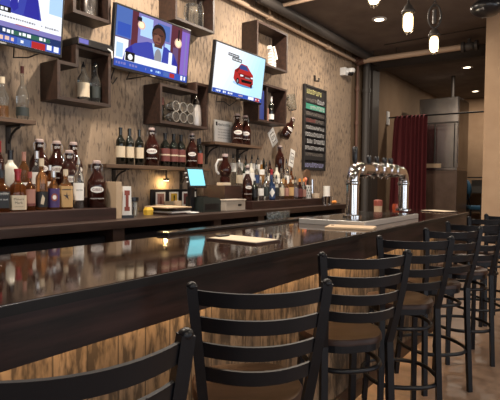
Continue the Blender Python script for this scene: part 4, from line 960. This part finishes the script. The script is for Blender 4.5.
# ------------------------------------------------------------------ stools
def make_stool(label):
    t = thing('bar_stool', label, 'stool', (0, 0, 0), 0, 'black ladder-back bar stools along the bar')
    SZ = .695; TOP = 1.118
    def post(sx):   # rear leg rising into the back post
        def P(z):
            if z <= SZ: f = z / SZ; return (sx * (.168 - .013 * f), -.215 + .045 * f, z)
            f = (z - SZ) / (TOP - SZ); return (sx * (.155 + .045 * f), -.170 - .07 * f - .012 * math.sin(f * PI), z)
        return P
    for sx in (-1, 1):
        P = post(sx); zs = [0, .2, .45, .7, .78, .86, .94, 1.02, 1.105]
        MB().tube([P(z) for z in zs], 0, flat=(.03, .027)).build('rear_leg', M_BLACK, t)
        c = P(1.105); MB().ball((c[0], c[1], 1.105), (.0155, .017, .013), None, 10, 8).build('post_cap', M_BLACK, t, 60)
        MB().tube([(sx * .135, .125, SZ - .03), (sx * .158, .185, 0)], 0, flat=(.028, .028)).build('front_leg', M_BLACK, t)
    for zc in (1.072, .995, .918, .842):
        P = post(1); w, y, _ = P(zc); w -= .01; n = 12; vs = []
        for i in range(n + 1):
            u = i / n * 2 - 1; x = u * w; yy = y - .058 * (1 - u * u)
            for dz, dy in ((-.0215, -.006), (-.0215, .006), (.0215, .006), (.0215, -.006)): vs.append((x, yy + dy - dz * .17, zc + dz - .004 * (1 - u * u)))
        fs = [(4 * i + k, 4 * i + (k + 1) % 4, 4 * i + 4 + (k + 1) % 4, 4 * i + 4 + k) for i in range(n) for k in range(4)] + [(0, 1, 2, 3), (4 * n + 3, 4 * n + 2, 4 * n + 1, 4 * n)]
        MB().faces(vs, fs).build('slat', M_BLACK, t, 35)
    out = []
    for k in range(40):
        a = 2 * PI * k / 40; c, s = math.cos(a), math.sin(a); e_ = 3.2
        f = 1 / (abs(c) ** e_ + abs(s) ** e_) ** (1 / e_)
        wd = .185 if s > -.2 else .185 - .03 * min(1, (-s - .2) / .6)
        out.append((wd * f * c, .185 * f * s - .0))
    # saddle seat: dished top
    vs = []; fs = []; n = 40
    rings = [(1., -.012), (1., .006), (.97, .014), (.8, .008), (.5, .001), (.2, -.002)]
    for s_, dz in rings:
        for x, y in out: vs.append((x * s_, y * s_, SZ + .012 + dz))
    vs.append((0, 0, SZ + .010)); base = len(vs); 
    for i in range(len(rings) - 1): fs += [(i * n + k, i * n + (k + 1) % n, (i + 1) * n + (k + 1) % n, (i + 1) * n + k) for k in range(n)]
    q = (len(rings) - 1) * n; fs += [(q + k, q + (k + 1) % n, base - 1) for k in range(n)] + [tuple(range(n))[::-1]]
    MB().faces(vs, fs).build('seat', M_SEAT, t, 50)
    MB().prism_z([(x * .96, y * .96) for x, y in out], SZ - .034, SZ - .0005).build('seat_frame', M_BLACK, t)
    def ringp(s_, z, w=.2, d=.2, n=28):
        r = []
        for k in range(n):
            a = 2 * PI * k / n; c, s = math.cos(a), math.sin(a); f = 1 / (abs(c) ** 2.6 + abs(s) ** 2.6) ** (1 / 2.6); r.append((w * f * c, d * f * s - .01, z))
        return r
    MB().tube(ringp(1, .585, .163, .178), .0115, 10, None, True).build('upper_ring', M_BLACK, t, 50)
    MB().tube(ringp(1, .27, .205, .225), .0125, 10, None, True).build('foot_ring', M_BLACK, t, 50)
    return t
s2 = make_stool('black ladder-back bar stool in the foreground, second from the left edge')
def put_stool(o, cx, cy, yaw):
    a = math.radians(yaw); o.rotation_euler = (0, 0, a)
    # centre of the back top is local (0, -.24)
    o.location = (cx + .24 * math.sin(-a) * 1.0, cy + .24 * math.cos(a), 0)
labs = {1: 'black ladder-back bar stool nearest the camera, cropped at the lower left',
        3: 'black ladder-back bar stool third from the left, seat and upper ring in view',
        4: 'black ladder-back bar stool fourth from the left, before the drip tray front',
        5: 'black ladder-back bar stool fifth from the left, close to the bar end',
        6: 'black ladder-back bar stool sixth from the left, beside the bar end',
        7: 'black ladder-back bar stool second from the far right end of the row',
        8: 'black ladder-back bar stool farthest away at the right edge of photo'}
put_stool(s2, 1.193, .794, -46)
for k, (cx, cy, yw) in {1: (.529, .721, -22), 3: (1.994, .798, -40), 4: (2.748, .819, -54), 5: (3.443, .78, -43), 6: (4.088, .775, -60), 7: (4.86, .79, -52), 8: (5.43, .75, -50)}.items():
    o = dup(s2, labs[k], (0, 0, 0)); put_stool(o, cx, cy, yw)

# ------------------------------------------------------------------ lamps
M_BULB = mat('glowing_bulb', (1, .9, .7), .4, emit=(1., .74, .38), estr=5.5)
M_JAR = mat('lamp_jar_glass', (1, .97, .9), .03, trans=1., ior=1.12)
pend = None
PG = 'jelly jar pendant lamps over the bar'
def make_pendant(label):
    t = thing('pendant_lamp', label, 'lamp', (0, 0, 0), 0, PG)   # origin at the bottom of the jar
    MB().lathe([(.012, .0), (.034, .010), (.046, .032), (.049, .06), (.049, .17)], 18, cap=False).build('glass_jar', M_JAR, t, 60)
    MB().lathe([(.01, .016), (.03, .026), (.037, .05), (.037, .13), (.03, .155), (.016, .17)], 14).build('bulb', M_BULB, t, 60)
    MB().lathe([(.051, .165), (.057, .172), (.057, .188), (.044, .20), (.036, .225), (.02, .24), (.012, .25)], 18).build('cap', M_IRON, t, 50)
    for k in range(4):
        a = PI / 2 * k + .4
        MB().tube([(.053 * math.cos(a), .053 * math.sin(a), .17), (.053 * math.cos(a), .053 * math.sin(a), .045), (.02 * math.cos(a), .02 * math.sin(a), -.006)], .0026, 6).build('cage_wire', M_IRON, t, 40)
    # oval turnbuckle link and chain up to the ceiling
    ring = [(.060 * math.sin(a) * (1 if abs(math.cos(a)) < .9 else .9), 0, .365 + .115 * math.cos(a)) for a in [2 * PI * k / 24 for k in range(24)]]
    MB().tube(ring, .0095, 8, None, True).tube([(0, 0, .29), (0, 0, .43)], .019, 10).build('turnbuckle', M_IRON, t, 50)
    mb = MB(); z = .485
    while z < CEIL - 2.70 - .02:
        b_ = [((.016 * math.cos(a)) * (1 if int(z * 1000) % 2 else 1), 0, z + .026 * math.sin(a)) for a in [2 * PI * k / 10 for k in range(10)]]
        if int(round((z - .485) / .042)) % 2: b_ = [(0, p[0], p[2]) for p in b_]
        mb.tube(b_, .0045, 6, None, True); z += .042
    mb.build('chain', M_IRON, t, 50)
    MB().lathe([(.05, CEIL - 2.70 - .025), (.03, CEIL - 2.70 - .0)], 16).build('canopy', M_IRON, t, 40)
    return t
p0 = make_pendant('jelly jar pendant lamp with full chain and link in view, farthest over the bar')
p0.location = (5.17, 1.4, 2.70); p0.rotation_euler = (0, 0, -1.2)
dup(p0, 'jelly jar pendant lamp in the middle of the three visible', (4.35, 1.4, 2.70), .3)
dup(p0, 'jelly jar pendant lamp cut off by the photo top edge', (3.56, 1.4, 2.70))
# the same lamps go on over the bar towards the camera, above the frame
t = thing('ceiling_speaker', 'round black globe hanging below the ceiling at top right', 'speaker', (5.33, .95, 3.06))
MB().ball((0, 0, .05), (.15, .15, .085), None, 20, 12).build('globe', M_BLACKP, t, 60)
MB().cyl(0, 0, .12, CEIL - 3.06, .03, 12).build('stem', M_BLACKP, t, 40)

def light(name, kind, loc, energy, col, size=.1, rot=(0, 0, 0), size_y=None, spread=None, angle=None, blend=.5):
    l = D.lights.new(name, kind); l.energy = energy; l.color = col
    if kind == 'AREA':
        l.size = size
        if size_y: l.shape = 'RECTANGLE'; l.size_y = size_y
        else: l.shape = 'DISK'
        if spread: l.spread = spread
    elif kind == 'SPOT': l.shadow_soft_size = size; l.spot_size = angle; l.spot_blend = blend
    else: l.shadow_soft_size = size
    o = D.objects.new(name, l); C.objects.link(o); o.location = loc; o.rotation_euler = rot
    return o
WARM = (1., .86, .70)
M_DIFF = mat('downlight_lens', (1, .9, .75), .5, emit=(1., .82, .58), estr=9)
dl = None
def downlight(label, x, y, e):
    global dl
    if dl is None:
        dl = thing('downlight', label, 'ceiling light', (x, y, CEIL), 0, 'recessed ceiling lights')
        MB().lathe([(.06, -.012), (.095, -.008), (.095, 0), (.06, 0), (.06, -.012)], 24, cap=False).build('trim_ring', M_WHITE, dl, 40)
        MB().lathe([(.06, -.007), (.06, -.003)], 20).build('lens', M_DIFF, dl, 40)
    else: dup(dl, label, (x, y, CEIL), 0)
    light('downlight_beam', 'AREA', (x, y, CEIL - .016), e, WARM, .12)
downlight('recessed ceiling light between two pendant lamps, nearest in view', 6.27, 2.39, 40)
downlight('recessed ceiling light beyond the cross pipe above the steel cabinet', 9.68, 2.03, 30)
downlight('recessed ceiling light farthest back by the right wall edge', 12.25, 2.38, 26)
for x in (4.6, 2.9, 1.2): light('downlight_beam', 'AREA', (x, 2.55, CEIL - .016), 56, WARM, .14)
for x in (5.2, 2.2, -.8): light('downlight_beam', 'AREA', (x, -1.2, CEIL - .016), 44, WARM, .2)
for x, z in ((5.17, 2.66), (4.35, 2.66), (3.56, 2.66), (2.73, 2.66), (1.9, 2.66), (1.07, 2.66)):
    light('pendant_glow', 'POINT', (x, 1.4, z), 5, (1, .82, .6), .04)
light('puck_glow', 'POINT', (3.345, 3.295, 1.385), 1.5, (1, .68, .30), .012)
for x in (-.4, 1.1, 2.6, 4.1): light('strip_glow', 'AREA', (x, 1.235, 1.07), 6.5, (1, .66, .33), .03, (0.30, 0, 0), None, 1.75)
for o in list(D.objects):
    if o.name.startswith('strip_glow'): o.data.shape = 'RECTANGLE'; o.data.size = 1.5; o.data.size_y = .02
# daylight through the windows
light('daylight', 'AREA', (-1.2, -4.45, 1.7), 50, (.86, .93, 1.), 2.7, (PI / 2, 0, 0), 2.3)
light('daylight', 'AREA', (3.0, -4.45, 1.7), 55, (.86, .93, 1.), 3.1, (PI / 2, 0, 0), 2.3)
light('daylight', 'AREA', (-4.25, -2.0, 1.6), 55, (.86, .93, 1.), 2.7, (PI / 2, 0, -PI / 2), 2.5)
w = D.worlds.new('world'); SC.world = w; w.use_nodes = True
bg = w.node_tree.nodes['Background']; bg.inputs[0].default_value = (.75, .85, 1, 1); bg.inputs[1].default_value = .8

# ------------------------------------------------------------------ camera
TH, PI_, RO = math.radians(35), math.radians(2.06), .0100
f0 = Vector((math.cos(TH), math.sin(TH), 0)); r0 = Vector((math.sin(TH), -math.cos(TH), 0)); zz = Vector((0, 0, 1))
fw = f0 * math.cos(PI_) - zz * math.sin(PI_); up = f0 * math.sin(PI_) + zz * math.cos(PI_)
R = r0 * math.cos(RO) + up * math.sin(RO); U = up * math.cos(RO) - r0 * math.sin(RO)
cam = D.cameras.new('camera'); co = D.objects.new('camera', cam); C.objects.link(co)
cam.sensor_width = 36; cam.lens = 36; cam.clip_start = .02; cam.clip_end = 60
mw = Matrix((R, U, -fw)).transposed().to_4x4(); mw.translation = Vector((0, 0, 1.40)); co.matrix_world = mw
SC.camera = co
SC.view_settings.view_transform = 'Standard'; SC.view_settings.look = 'None'
SC.view_settings.gamma = 1; SC.view_settings.use_curve_mapping = False
SC.view_settings.exposure = 0.0
SC.cycles.use_denoising = True
